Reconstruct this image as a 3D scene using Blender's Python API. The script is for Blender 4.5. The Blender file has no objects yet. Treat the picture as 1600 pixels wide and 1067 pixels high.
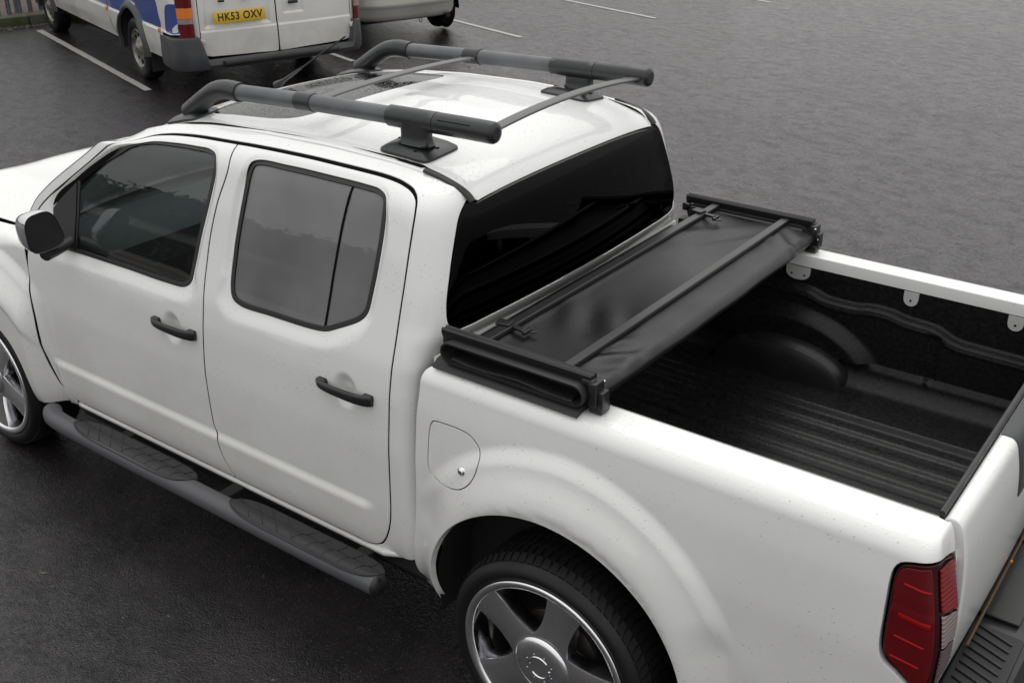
import bpy, math, random
import numpy as np
from mathutils import Vector, Matrix
from mathutils.geometry import delaunay_2d_cdt
random.seed(7)
rng = np.random.default_rng(7)
sc = bpy.context.scene
COL = sc.collection
PI = math.pi
# ------------------------------------------------------------------ camera, light, exposure
cam_d = bpy.data.cameras.new("camera"); cam = bpy.data.objects.new("camera", cam_d); COL.objects.link(cam)
cam.location = (1.4929, -3.1629, 2.7892); cam.rotation_euler = (1.1148, 0.0060, 0.6370)
cam_d.sensor_width = 36.0; cam_d.lens = 38.11; cam_d.clip_start = 0.05; cam_d.clip_end = 600
sc.camera = cam
SUN_EL, SUN_AZ = math.radians(62), math.radians(-30)
world = bpy.data.worlds.new("World"); sc.world = world; world.use_nodes = True
wn = world.node_tree.nodes; wl = world.node_tree.links; wn.clear()
w_out = wn.new('ShaderNodeOutputWorld'); w_bg = wn.new('ShaderNodeBackground')
sky = wn.new('ShaderNodeTexSky'); sky.sky_type = 'NISHITA'; sky.sun_disc = False
sky.sun_elevation = SUN_EL; sky.sun_rotation = SUN_AZ; sky.air_density = 1.0; sky.dust_density = 6.0; sky.ozone_density = 1.0
hs = wn.new('ShaderNodeHueSaturation'); hs.inputs['Saturation'].default_value = 0.10
# an even cloud layer veils the clear sky
mixc = wn.new('ShaderNodeMix'); mixc.data_type = 'RGBA'; mixc.inputs[0].default_value = 0.70
w_tc = wn.new('ShaderNodeTexCoord'); w_sp = wn.new('ShaderNodeSeparateXYZ'); w_gr = wn.new('ShaderNodeMapRange'); w_cl = wn.new('ShaderNodeCombineColor')
w_gr.inputs[1].default_value = 0.0; w_gr.inputs[2].default_value = 1.0; w_gr.inputs[3].default_value = 6.2; w_gr.inputs[4].default_value = 11.4   # overcast sky: the zenith outshines the horizon
wl.new(w_tc.outputs['Generated'], w_sp.inputs[0]); wl.new(w_sp.outputs[2], w_gr.inputs[0])
w_bl = wn.new('ShaderNodeMath'); w_bl.operation = 'MULTIPLY'; w_bl.inputs[1].default_value = .985; wl.new(w_gr.outputs[0], w_bl.inputs[0])
for i_ in (0, 1): wl.new(w_gr.outputs[0], w_cl.inputs[i_])
wl.new(w_bl.outputs[0], w_cl.inputs[2]); wl.new(w_cl.outputs[0], mixc.inputs[7])
mixc.inputs[0].default_value = 0.85
wl.new(sky.outputs[0], hs.inputs['Color']); wl.new(hs.outputs[0], mixc.inputs[6]); wl.new(mixc.outputs[2], w_bg.inputs[0])
w_bg.inputs[1].default_value = 0.128
wl.new(w_bg.outputs[0], w_out.inputs[0])
sun_d = bpy.data.lights.new("sun", 'SUN'); sun_d.energy = 0.5; sun_d.angle = math.radians(40); sun_d.color = (1.0, .985, .96)
sun = bpy.data.objects.new("sun", sun_d); COL.objects.link(sun)
sun.rotation_euler = (PI / 2 - SUN_EL, 0, -SUN_AZ + PI)
sun.location = (0, 0, 12)
sc.view_settings.view_transform = 'Standard'; sc.view_settings.look = 'None'; sc.view_settings.exposure = 0.0; sc.view_settings.gamma = 1.0
sc.render.engine = 'CYCLES'
# ------------------------------------------------------------------ materials
def mat(name, color, rough=.5, metal=0.0, coat=0.0, spec=.5, bump=None, var=None, trans=0.0, ior=1.5, coat_rough=.05, rvar=None):
    m = bpy.data.materials.new(name); m.use_nodes = True; nt = m.node_tree; b = nt.nodes['Principled BSDF']
    b.inputs['Base Color'].default_value = (*color, 1); b.inputs['Roughness'].default_value = rough; b.inputs['Metallic'].default_value = metal
    b.inputs['Coat Weight'].default_value = coat; b.inputs['Coat Roughness'].default_value = coat_rough
    b.inputs['Specular IOR Level'].default_value = spec; b.inputs['Transmission Weight'].default_value = trans; b.inputs['IOR'].default_value = ior
    tc = nt.nodes.new('ShaderNodeTexCoord')
    if bump:
        sc_, st, dist = bump
        n = nt.nodes.new('ShaderNodeTexNoise'); n.inputs['Scale'].default_value = sc_; n.inputs['Detail'].default_value = 4
        bp_ = nt.nodes.new('ShaderNodeBump'); bp_.inputs['Strength'].default_value = st; bp_.inputs['Distance'].default_value = dist
        nt.links.new(tc.outputs['Object'], n.inputs['Vector']); nt.links.new(n.outputs['Fac'], bp_.inputs['Height']); nt.links.new(bp_.outputs[0], b.inputs['Normal'])
    if var:
        sc_, c2 = var
        n = nt.nodes.new('ShaderNodeTexNoise'); n.inputs['Scale'].default_value = sc_; n.inputs['Detail'].default_value = 5
        r = nt.nodes.new('ShaderNodeMapRange'); r.inputs[1].default_value = .38; r.inputs[2].default_value = .64
        mx = nt.nodes.new('ShaderNodeMix'); mx.data_type = 'RGBA'; mx.inputs[6].default_value = (*color, 1); mx.inputs[7].default_value = (*c2, 1)
        nt.links.new(tc.outputs['Object'], n.inputs['Vector']); nt.links.new(n.outputs['Fac'], r.inputs[0]); nt.links.new(r.outputs[0], mx.inputs[0]); nt.links.new(mx.outputs[2], b.inputs['Base Color'])
    if rvar:
        sc_, lo, hi = rvar
        n = nt.nodes.new('ShaderNodeTexNoise'); n.inputs['Scale'].default_value = sc_; n.inputs['Detail'].default_value = 4
        r = nt.nodes.new('ShaderNodeMapRange'); r.inputs[1].default_value = .35; r.inputs[2].default_value = .65; r.inputs[3].default_value = lo; r.inputs[4].default_value = hi
        nt.links.new(tc.outputs['Object'], n.inputs['Vector']); nt.links.new(n.outputs['Fac'], r.inputs[0]); nt.links.new(r.outputs[0], b.inputs['Roughness'])
    return m
def N(m, t): return m.node_tree.nodes.new(t)
def paint(name, color, dirt=(.30, .28, .24), amount=1.0, zlo=.35, zhi=1.25):
    # wet white car paint: road film low down, dark specks, beads of rain
    m = mat(name, color, rough=.40, coat=.85, coat_rough=.035)
    nt = m.node_tree; L = nt.links; b = nt.nodes['Principled BSDF']; tc = nt.nodes['Texture Coordinate']
    sep = N(m, 'ShaderNodeSeparateXYZ'); L.new(tc.outputs['Object'], sep.inputs[0])
    n1 = N(m, 'ShaderNodeTexNoise'); n1.inputs['Scale'].default_value = 3.0; n1.inputs['Detail'].default_value = 7; n1.inputs['Roughness'].default_value = .62
    L.new(tc.outputs['Object'], n1.inputs['Vector'])
    h = N(m, 'ShaderNodeMapRange'); h.inputs[1].default_value = zhi; h.inputs[2].default_value = zlo; h.inputs[3].default_value = .02; h.inputs[4].default_value = .34 * amount
    L.new(sep.outputs[2], h.inputs[0])
    mu = N(m, 'ShaderNodeMath'); mu.operation = 'MULTIPLY'; L.new(h.outputs[0], mu.inputs[0])
    nr = N(m, 'ShaderNodeMapRange'); nr.inputs[1].default_value = .3; nr.inputs[2].default_value = .7; nr.inputs[3].default_value = .45; nr.inputs[4].default_value = 1.2
    L.new(n1.outputs['Fac'], nr.inputs[0]); L.new(nr.outputs[0], mu.inputs[1])
    # specks: sparse cells gathered in patches
    mp = N(m, 'ShaderNodeMapping'); mp.inputs['Scale'].default_value = (1.0, 1.0, 2.6); mp.inputs['Rotation'].default_value = (0, math.radians(-14), 0); L.new(tc.outputs['Object'], mp.inputs[0])
    vo = N(m, 'ShaderNodeTexVoronoi'); vo.inputs['Scale'].default_value = 58; L.new(mp.outputs[0], vo.inputs['Vector'])
    th = N(m, 'ShaderNodeMapRange'); th.inputs[1].default_value = .26; th.inputs[2].default_value = .08; L.new(vo.outputs['Distance'], th.inputs[0])
    sc_ = N(m, 'ShaderNodeSeparateColor'); L.new(vo.outputs['Color'], sc_.inputs[0])
    pk = N(m, 'ShaderNodeMapRange'); pk.inputs[1].default_value = .66; pk.inputs[2].default_value = .95; L.new(sc_.outputs[0], pk.inputs[0])
    n2 = N(m, 'ShaderNodeTexNoise'); n2.inputs['Scale'].default_value = 5.5; n2.inputs['Detail'].default_value = 2; L.new(tc.outputs['Object'], n2.inputs['Vector'])
    pt = N(m, 'ShaderNodeMapRange'); pt.inputs[1].default_value = .46; pt.inputs[2].default_value = .58; L.new(n2.outputs['Fac'], pt.inputs[0])
    a1 = N(m, 'ShaderNodeMath'); a1.operation = 'MULTIPLY'; L.new(th.outputs[0], a1.inputs[0]); L.new(pk.outputs[0], a1.inputs[1])
    a2 = N(m, 'ShaderNodeMath'); a2.operation = 'MULTIPLY'; L.new(a1.outputs[0], a2.inputs[0]); L.new(pt.outputs[0], a2.inputs[1])
    a3 = N(m, 'ShaderNodeMath'); a3.operation = 'MULTIPLY_ADD'; a3.use_clamp = True; a3.inputs[1].default_value = .95 * amount; L.new(a2.outputs[0], a3.inputs[0]); L.new(mu.outputs[0], a3.inputs[2])
    mx = N(m, 'ShaderNodeMix'); mx.data_type = 'RGBA'; mx.inputs[6].default_value = (*color, 1); mx.inputs[7].default_value = (*dirt, 1)
    L.new(a3.outputs[0], mx.inputs[0]); L.new(mx.outputs[2], b.inputs['Base Color'])
    # rain beads on faces that look up
    v2 = N(m, 'ShaderNodeTexVoronoi'); v2.inputs['Scale'].default_value = 120; L.new(tc.outputs['Object'], v2.inputs['Vector'])
    d2 = N(m, 'ShaderNodeMapRange'); d2.inputs[1].default_value = .42; d2.inputs[2].default_value = .05; L.new(v2.outputs['Distance'], d2.inputs[0])
    s2 = N(m, 'ShaderNodeSeparateColor'); L.new(v2.outputs['Color'], s2.inputs[0])
    p2 = N(m, 'ShaderNodeMath'); p2.operation = 'GREATER_THAN'; p2.inputs[1].default_value = .62; L.new(s2.outputs[1], p2.inputs[0])
    ge = N(m, 'ShaderNodeNewGeometry'); sn = N(m, 'ShaderNodeSeparateXYZ'); L.new(ge.outputs['True Normal'], sn.inputs[0])
    up = N(m, 'ShaderNodeMapRange'); up.inputs[1].default_value = .35; up.inputs[2].default_value = .9; up.inputs[3].default_value = .12; L.new(sn.outputs[2], up.inputs[0])
    q1 = N(m, 'ShaderNodeMath'); q1.operation = 'MULTIPLY'; L.new(d2.outputs[0], q1.inputs[0]); L.new(p2.outputs[0], q1.inputs[1])
    q2 = N(m, 'ShaderNodeMath'); q2.operation = 'MULTIPLY'; L.new(q1.outputs[0], q2.inputs[0]); L.new(up.outputs[0], q2.inputs[1])
    bu = N(m, 'ShaderNodeBump'); bu.inputs['Strength'].default_value = .55; bu.inputs['Distance'].default_value = .0016; L.new(q2.outputs[0], bu.inputs['Height'])
    L.new(bu.outputs[0], b.inputs['Normal']); L.new(bu.outputs[0], b.inputs['Coat Normal'])
    return m
def asphalt():
    m = mat("wet_asphalt", (.03, .03, .032), rough=.4, spec=.05)
    nt = m.node_tree; L = nt.links; b = nt.nodes['Principled BSDF']; tc = nt.nodes['Texture Coordinate']
    def noise(s, d=6, r=.6, sca=None):
        n = N(m, 'ShaderNodeTexNoise'); n.inputs['Scale'].default_value = s; n.inputs['Detail'].default_value = d; n.inputs['Roughness'].default_value = r
        if sca:
            mp = N(m, 'ShaderNodeMapping'); mp.inputs['Scale'].default_value = sca; mp.inputs['Rotation'].default_value = (0, 0, math.radians(30)); L.new(tc.outputs['Object'], mp.inputs[0]); L.new(mp.outputs[0], n.inputs['Vector'])
        else: L.new(tc.outputs['Object'], n.inputs['Vector'])
        return n
    def rang(src, a, b_, c, d):
        r = N(m, 'ShaderNodeMapRange'); r.inputs[1].default_value = a; r.inputs[2].default_value = b_; r.inputs[3].default_value = c; r.inputs[4].default_value = d; L.new(src, r.inputs[0]); return r.outputs[0]
    def mth(op, a, b_):
        x = N(m, 'ShaderNodeMath'); x.operation = op
        for i, s in enumerate((a, b_)):
            if isinstance(s, (int, float)): x.inputs[i].default_value = s
            else: L.new(s, x.inputs[i])
        return x.outputs[0]
    big = noise(.35, 6, .6, (1, 2.4, 1)); mid = noise(2.3, 8, .7); fine = noise(90, 3, .7); grain = noise(15, 8, .8)
    vor = N(m, 'ShaderNodeTexVoronoi'); vor.inputs['Scale'].default_value = 150; L.new(tc.outputs['Object'], vor.inputs['Vector'])
    vs = N(m, 'ShaderNodeSeparateColor'); L.new(vor.outputs['Color'], vs.inputs[0])
    # stones: mostly dark, a few pale chips
    chip = rang(vs.outputs[0], .90, 1.0, 0, 1)
    stone = mth('MULTIPLY', rang(vor.outputs['Distance'], .7, .1, 0, 1), chip)
    c1 = N(m, 'ShaderNodeMix'); c1.data_type = 'RGBA'; c1.inputs[6].default_value = (.006, .0056, .0062, 1); c1.inputs[7].default_value = (.021, .0188, .0200, 1)
    L.new(rang(mid.outputs['Fac'], .35, .68, 0, 1), c1.inputs[0])
    c2 = N(m, 'ShaderNodeMix'); c2.data_type = 'RGBA'; c2.inputs[7].default_value = (.10, .095, .09, 1); L.new(c1.outputs[2], c2.inputs[6]); L.new(stone, c2.inputs[0])
    # faint rusty wash
    rust = noise(.8, 4, .5); c3 = N(m, 'ShaderNodeMix'); c3.data_type = 'RGBA'; c3.inputs[7].default_value = (.040, .024, .020, 1); L.new(c2.outputs[2], c3.inputs[6]); L.new(rang(rust.outputs['Fac'], .60, .74, 0, .4), c3.inputs[0])
    L.new(c3.outputs[2], b.inputs['Base Color'])
    wet = rang(big.outputs['Fac'], .36, .64, 0, 1)
    rr = mth('ADD', mth('ADD', mth('MULTIPLY', wet, .18), rang(grain.outputs['Fac'], .35, .65, -.08, .12)), rang(fine.outputs['Fac'], .3, .7, .20, .34))
    L.new(rr, b.inputs['Roughness'])
    cw = mth('MULTIPLY', rang(noise(5.0, 9, .78, (1, 1.5, 1)).outputs['Fac'], .34, .66, .40, 1.0), rang(noise(34, 4, .8).outputs['Fac'], .32, .68, .45, 1.15)); cwc = mth('MINIMUM', mth('MULTIPLY', cw, mth('ADD', 1.25, mth('MULTIPLY', wet, .55))), 1.0); b.inputs['Coat Tint'].default_value = (1.0, .945, .98, 1); L.new(cwc, b.inputs['Coat Weight']); b.inputs['Coat IOR'].default_value = 1.43; b.inputs['Coat Roughness'].default_value = .14
    hgt = mth('ADD', mth('MULTIPLY', rang(vor.outputs['Distance'], 0, .8, 1, 0), 1.0), mth('MULTIPLY', fine.outputs['Fac'], .7))
    hgt = mth('ADD', hgt, mth('ADD', mth('MULTIPLY', mid.outputs['Fac'], 1.4), mth('MULTIPLY', grain.outputs['Fac'], 2.4)))
    bu = N(m, 'ShaderNodeBump'); bu.inputs['Strength'].default_value = .60; bu.inputs['Distance'].default_value = .004; L.new(hgt, bu.inputs['Height']); L.new(bu.outputs[0], b.inputs['Normal']); b2 = N(m, 'ShaderNodeBump'); b2.inputs['Strength'].default_value = .5; b2.inputs['Distance'].default_value = .004; L.new(hgt, b2.inputs['Height']); L.new(b2.outputs[0], b.inputs['Coat Normal'])
    return m
def glass(name, tint, refl=1.0, drops=False, rough=.0, ior=1.5, film=None):
    m = bpy.data.materials.new(name); m.use_nodes = True; nt = m.node_tree; nt.nodes.clear(); L = nt.links
    o = N(m, 'ShaderNodeOutputMaterial'); t = N(m, 'ShaderNodeBsdfTransparent'); t.inputs[0].default_value = (*tint, 1)
    g = N(m, 'ShaderNodeBsdfGlossy'); g.inputs['Roughness'].default_value = rough; g.inputs['Color'].default_value = (refl, refl, refl, 1)
    f = N(m, 'ShaderNodeFresnel'); f.inputs['IOR'].default_value = ior; mx = N(m, 'ShaderNodeMixShader'); under = t
    if film:   # road film and mist on the pane, uneven
        d_ = N(m, 'ShaderNodeBsdfDiffuse'); d_.inputs[0].default_value = (film[0], film[0] * 1.02, film[0] * 1.02, 1); under = N(m, 'ShaderNodeMixShader'); tc0 = N(m, 'ShaderNodeTexCoord'); n0 = N(m, 'ShaderNodeTexNoise'); n0.inputs['Scale'].default_value = 2.6; n0.inputs['Detail'].default_value = 3
        r0 = N(m, 'ShaderNodeMapRange'); r0.inputs[1].default_value = .3; r0.inputs[2].default_value = .7; r0.inputs[3].default_value = film[1] * .65; r0.inputs[4].default_value = film[1]
        L.new(tc0.outputs['Object'], n0.inputs['Vector']); L.new(n0.outputs['Fac'], r0.inputs[0]); L.new(r0.outputs[0], under.inputs[0]); L.new(t.outputs[0], under.inputs[1]); L.new(d_.outputs[0], under.inputs[2])
    L.new(f.outputs[0], mx.inputs[0]); L.new(under.outputs[0], mx.inputs[1]); L.new(g.outputs[0], mx.inputs[2]); L.new(mx.outputs[0], o.inputs[0])
    if drops:
        tc = N(m, 'ShaderNodeTexCoord'); v = N(m, 'ShaderNodeTexVoronoi'); v.inputs['Scale'].default_value = 90; L.new(tc.outputs['Object'], v.inputs['Vector'])
        d = N(m, 'ShaderNodeMapRange'); d.inputs[1].default_value = .45; d.inputs[2].default_value = .05; L.new(v.outputs['Distance'], d.inputs[0])
        bu = N(m, 'ShaderNodeBump'); bu.inputs['Strength'].default_value = .35; bu.inputs['Distance'].default_value = .002; L.new(d.outputs[0], bu.inputs['Height'])
        L.new(bu.outputs[0], g.inputs['Normal']); L.new(bu.outputs[0], f.inputs['Normal'])
    return m
M = dict(
    white=paint("white_paint", (.80, .80, .794)),
    black_plastic=mat("black_plastic", (.014, .014, .016), rough=.38, bump=(320, .25, .0012), rvar=(14, .28, .46)),
    rail_grey=mat("rail_grey", (.085, .090, .095), rough=.36, bump=(260, .2, .001), rvar=(9, .28, .46), var=(11, (.11, .115, .12))),
    rail_dark=mat("rail_dark", (.020, .021, .023), rough=.34, bump=(150, .35, .0016), rvar=(12, .24, .42)),
    bar=mat("cross_bar_metal", (.10, .10, .10), rough=.34, metal=.3),
    rubber=mat("rubber", (.012, .012, .013), rough=.55),
    gap=mat("gap_black", (.004, .004, .004), rough=.9, spec=.1),
    trim=mat("window_trim", (.018, .018, .019), rough=.42),
    glass_dark=glass("privacy_glass", (.16, .16, .16), 1.0, ior=1.55, film=(.27, .70)),
    glass_rear=glass("rear_glass", (.030, .030, .030), .45, ior=1.35),
    glass_front=glass("front_glass", (.50, .58, .57), 1.0, ior=1.6, film=(.12, .08)),
    glass_screen=glass("windscreen_glass", (.70, .80, .78), 1.0, drops=True),
    glass_roof=glass("sunroof_glass", (.03, .03, .03), .9, drops=True, rough=.06),
    chrome=mat("chrome", (.72, .72, .74), rough=.07, metal=1.0, rvar=(20, .05, .14)),
    chrome_dull=mat("chrome_dull", (.80, .80, .82), rough=.2, metal=1.0, rvar=(9, .10, .26)),
    tyre=mat("tyre_rubber", (.007, .007, .0075), spec=.3, rough=.50, bump=(60, .2, .001), rvar=(6, .38, .6)),
    liner=mat("bedliner", (.013, .013, .014), rough=.42, bump=(240, .35, .0012), rvar=(5, .26, .52)),
    liner_floor=mat("bedliner_floor", (.007, .007, .0075), spec=.24, rough=.36, bump=(200, .6, .0018), rvar=(70, .24, .40), var=(60, (.013, .013, .013))),
    vinyl=mat("vinyl", (.011, .011, .0125), rough=.32, spec=.34, bump=(420, .6, .0013), rvar=(5, .24, .38)),
    frame=mat("cover_frame", (.011, .011, .012), rough=.38),
    frame_wet=mat("cover_bar", (.020, .020, .020), rough=.30, bump=(150, .3, .001)),
    step=mat("step_tube", (.075, .076, .082), rough=.42, bump=(350, .3, .001), rvar=(4, .34, .52)),
    pad=mat("step_pad", (.014, .014, .015), rough=.5, bump=(200, .3, .001)),
    red=mat("red_lens", (.11, .002, .004), rough=.12, coat=.25, spec=.4),
    red_deep=mat("red_lens_dark", (.035, .001, .003), rough=.2, coat=.2, spec=.3),
    red_bright=mat("red_lens_bright", (.22, .003, .005), rough=.2, coat=.15, spec=.3),
    red_rib=mat("red_rib", (.30, .005, .007), rough=.35, spec=.15),
    clear=mat("clear_lens", (.34, .27, .275), rough=.2, metal=.3, coat=.4),
    clear_dim=mat("smoked_lens", (.14, .09, .095), rough=.22, metal=.3, coat=.3),
    seat=mat("seat_cloth", (.12, .12, .125), rough=.9, bump=(160, .3, .002)),
    dash=mat("dash_plastic", (.05, .052, .055), rough=.55),
    lining=mat("head_lining", (.32, .32, .31), rough=.9),
    mirror=mat("mirror_glass", (.72, .80, .80), rough=.16, metal=1.0),
    tab=mat("tie_down_white", (.50, .50, .50), rough=.4),
    under=mat("underbody", (.010, .010, .010), rough=.85),
    liner_arch=mat("arch_liner", (.018, .018, .018), rough=.75, bump=(40, .3, .004)),
    marking=mat("road_paint", (.42, .41, .39), rough=.45, bump=(90, .5, .002), var=(28, (.30, .29, .28))),
    asphalt=asphalt(),
)
# ------------------------------------------------------------------ object helpers
def tag(o, label=None, cat=None, group=None, kind=None):
    if label: o['label'] = label
    if cat: o['category'] = cat
    if group: o['group'] = group
    if kind: o['kind'] = kind
    return o
def empty(name, loc=(0, 0, 0), rz=0.0):
    o = bpy.data.objects.new(name, None); o.empty_display_size = .2; COL.objects.link(o); o.location = loc; o.rotation_euler = (0, 0, rz); return o
def link(name, me, material, parent=None):
    if material and not me.materials: me.materials.append(material)
    o = bpy.data.objects.new(name, me); COL.objects.link(o)
    if parent: o.parent = parent
    return o
def dup(o, parent, mirror=False, name=None):
    c = o.copy(); COL.objects.link(c); c.parent = parent
    if name: c.name = name
    if mirror:
        c.scale = (o.scale[0], -o.scale[1], o.scale[2]); l = o.location; c.location = (l[0], -l[1], l[2])
    return c
def mirror_tree(o, parent):
    c = dup(o, parent, True)
    for k in [x for x in bpy.data.objects if x.parent == o]:
        d = k.copy(); COL.objects.link(d); d.parent = c
    return c
class MB:
    def __init__(s): s.v = []; s.f = []
    def add(s, V, F):
        n = len(s.v); s.v.extend([tuple(map(float, p)) for p in V]); s.f.extend([tuple(int(i) + n for i in f) for f in F]); return s
    def grid(s, G, closeu=False, closev=False):
        G = np.asarray(G); nu, nv = G.shape[:2]; F = []
        for i in range(nu if closeu else nu - 1):
            for j in range(nv if closev else nv - 1):
                F.append((i * nv + j, ((i + 1) % nu) * nv + j, ((i + 1) % nu) * nv + (j + 1) % nv, i * nv + (j + 1) % nv))
        return s.add(G.reshape(-1, 3), F)
    def rings(s, R, caps=True, closev=True):
        n0 = len(s.v); s.grid(R, closev=closev); n = len(R[0])
        if caps:
            s.f.append(tuple(range(n0 + n - 1, n0 - 1, -1))); k = n0 + (len(R) - 1) * n; s.f.append(tuple(range(k, k + n)))
        return s
    def tube(s, path, r, n=20, flat=1.0, caps=True, up=(0, 0, 1), power=2.0):
        P = np.asarray(path, float); T = np.gradient(P, axis=0); T /= np.linalg.norm(T, axis=1)[:, None]
        rr = np.broadcast_to(np.asarray(r, float), (len(P),)); R = []
        u0 = np.array(up, float)
        for p, t, a in zip(P, T, rr):
            sd = np.cross(t, u0); sd /= np.linalg.norm(sd); u = np.cross(sd, t)
            th = np.linspace(0, 2 * PI, n, endpoint=False)
            c = np.sign(np.cos(th)) * np.abs(np.cos(th)) ** (2 / power); q = np.sign(np.sin(th)) * np.abs(np.sin(th)) ** (2 / power)
            R.append(p + a * (c[:, None] * sd + flat * q[:, None] * u))
        return s.rings(R, caps)
    def box(s, c, size, r=.004, rot=None, seg=2):
        # rounded box from three nested rings per face direction
        hx, hy, hz = [a / 2 for a in size]; r = min(r, hx * .98, hy * .98, hz * .98)
        ang = []
        for q in range(4):
            for k in range(seg + 1): ang.append((q, q * PI / 2 + k * PI / 2 / seg))
        sgn = [(1, 1), (-1, 1), (-1, -1), (1, -1)]
        R = []
        prof = [(-hz, 1.0)] + [(-(hz - r) - r * math.cos(a), 1 - math.sin(a)) for a in np.linspace(0, PI / 2, seg + 1)] + [((hz - r) + r * math.sin(a), 1 - math.cos(a)) for a in np.linspace(0, PI / 2, seg + 1)]
        prof = prof[1:]
        for z, ins in prof:
            rr = r * (1 - ins); R.append([(sgn[q][0] * (hx - r) + rr * math.cos(a), sgn[q][1] * (hy - r) + rr * math.sin(a), z) for q, a in ang])
        R = np.array(R)
        if rot is not None: R = R @ np.array(rot.to_3x3()).T
        R = R + np.array(c); return s.rings(list(R), True)
    def lathe(s, prof, c=(0, 0, 0), n=64, caps=False):
        # profile (radius, y) revolved about the y axis
        th = np.linspace(0, 2 * PI, n, endpoint=False)
        R = [[(c[0] + r * math.cos(t), c[1] + y, c[2] + r * math.sin(t)) for t in th] for r, y in prof]
        return s.rings(R, caps)
    def build(s, name, material, parent=None, smooth=40, flip=False):
        me = bpy.data.meshes.new(name); me.from_pydata(s.v, [], [f[::-1] for f in s.f] if flip else s.f); me.update()
        if smooth is not None:
            me.polygons.foreach_set('use_smooth', [True] * len(me.polygons)); me.set_sharp_from_angle(angle=math.radians(smooth))
        return link(name, me, material, parent)
def spl(pts, ds=.02):
    # centripetal Catmull-Rom through open points
    P = np.array(pts, float)
    if len(P) < 3: 
        n = max(2, int(np.linalg.norm(P[1] - P[0]) / ds) + 1); return P[0] + (P[1] - P[0]) * np.linspace(0, 1, n)[:, None]
    Q = np.vstack([2 * P[0] - P[1], P, 2 * P[-1] - P[-2]]); out = []
    for i in range(1, len(Q) - 2):
        p0, p1, p2, p3 = Q[i - 1:i + 3]; t0 = 0; t1 = t0 + max(np.linalg.norm(p1 - p0), 1e-6) ** .5; t2 = t1 + max(np.linalg.norm(p2 - p1), 1e-6) ** .5; t3 = t2 + max(np.linalg.norm(p3 - p2), 1e-6) ** .5
        t = np.linspace(t1, t2, max(2, int(np.linalg.norm(p2 - p1) / ds) + 1), endpoint=False)[:, None]
        A1 = (t1 - t) / (t1 - t0) * p0 + (t - t0) / (t1 - t0) * p1; A2 = (t2 - t) / (t2 - t1) * p1 + (t - t1) / (t2 - t1) * p2; A3 = (t3 - t) / (t3 - t2) * p2 + (t - t2) / (t3 - t2) * p3
        B1 = (t2 - t) / (t2 - t0) * A1 + (t - t0) / (t2 - t0) * A2; B2 = (t3 - t) / (t3 - t1) * A2 + (t - t1) / (t3 - t1) * A3
        out.append((t2 - t) / (t2 - t1) * B1 + (t - t1) / (t2 - t1) * B2)
    out.append(P[-1:]); return np.vstack(out)
def closed_spl(pts, ds=.012):
    P = [tuple(p) for p in pts]; n = len(P); Q = P[-3:] + P + P[:3]; S = spl(Q, ds)
    # keep the middle turn
    a = np.argmin(np.linalg.norm(S - np.array(P[0]), axis=1) + (np.arange(len(S)) > len(S) * .6) * 9)
    b = np.argmin(np.linalg.norm(S - np.array(P[0]), axis=1) + (np.arange(len(S)) < len(S) * .5) * 9)
    return S[a:b]
def resample(P, ds):
    P = np.vstack([P, P[:1]]); d = np.r_[0, np.cumsum(np.linalg.norm(np.diff(P, axis=0), axis=1))]
    n = max(8, int(d[-1] / ds)); t = np.linspace(0, d[-1], n, endpoint=False)
    keep = []   # keep hard corners
    for i in range(len(P) - 1):
        a = P[i] - P[i - 1 if i else -2]; b = P[i + 1] - P[i]
        if np.linalg.norm(a) > 1e-6 and np.linalg.norm(b) > 1e-6 and np.dot(a, b) / np.linalg.norm(a) / np.linalg.norm(b) < .80: keep.append(d[i])
    for k in keep:
        j = np.argmin(np.abs(t - k)); t[j] = k
    t = np.unique(t); return np.stack([np.interp(t, d, P[:, 0]), np.interp(t, d, P[:, 1])], 1)
def area2(P): x, y = P[:, 0], P[:, 1]; return .5 * np.sum(x * np.roll(y, -1) - y * np.roll(x, -1))
def offset_loop(P, d, fixed=None):
    # positive d moves towards the left of travel (inside for a counter-clockwise loop)
    a = P - np.roll(P, 1, 0); b = np.roll(P, -1, 0) - P
    a /= np.maximum(np.linalg.norm(a, axis=1), 1e-9)[:, None]; b /= np.maximum(np.linalg.norm(b, axis=1), 1e-9)[:, None]
    na = np.stack([-a[:, 1], a[:, 0]], 1); nb = np.stack([-b[:, 1], b[:, 0]], 1); m = na + nb; L = np.sum(m * m, 1)
    m = m * (2 / np.maximum(L, .8))[:, None]
    if fixed is not None: m = m * (~fixed)[:, None]
    return P + m * d, m
def inside(P, x, y):
    c = np.zeros(x.shape, bool); Q = np.roll(P, -1, 0)
    for (ax, ay), (bx, by) in zip(P, Q):
        if ay != by: c ^= ((ay > y) != (by > y)) & (x < (bx - ax) * (y - ay) / (by - ay) + ax)
    return c
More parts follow.
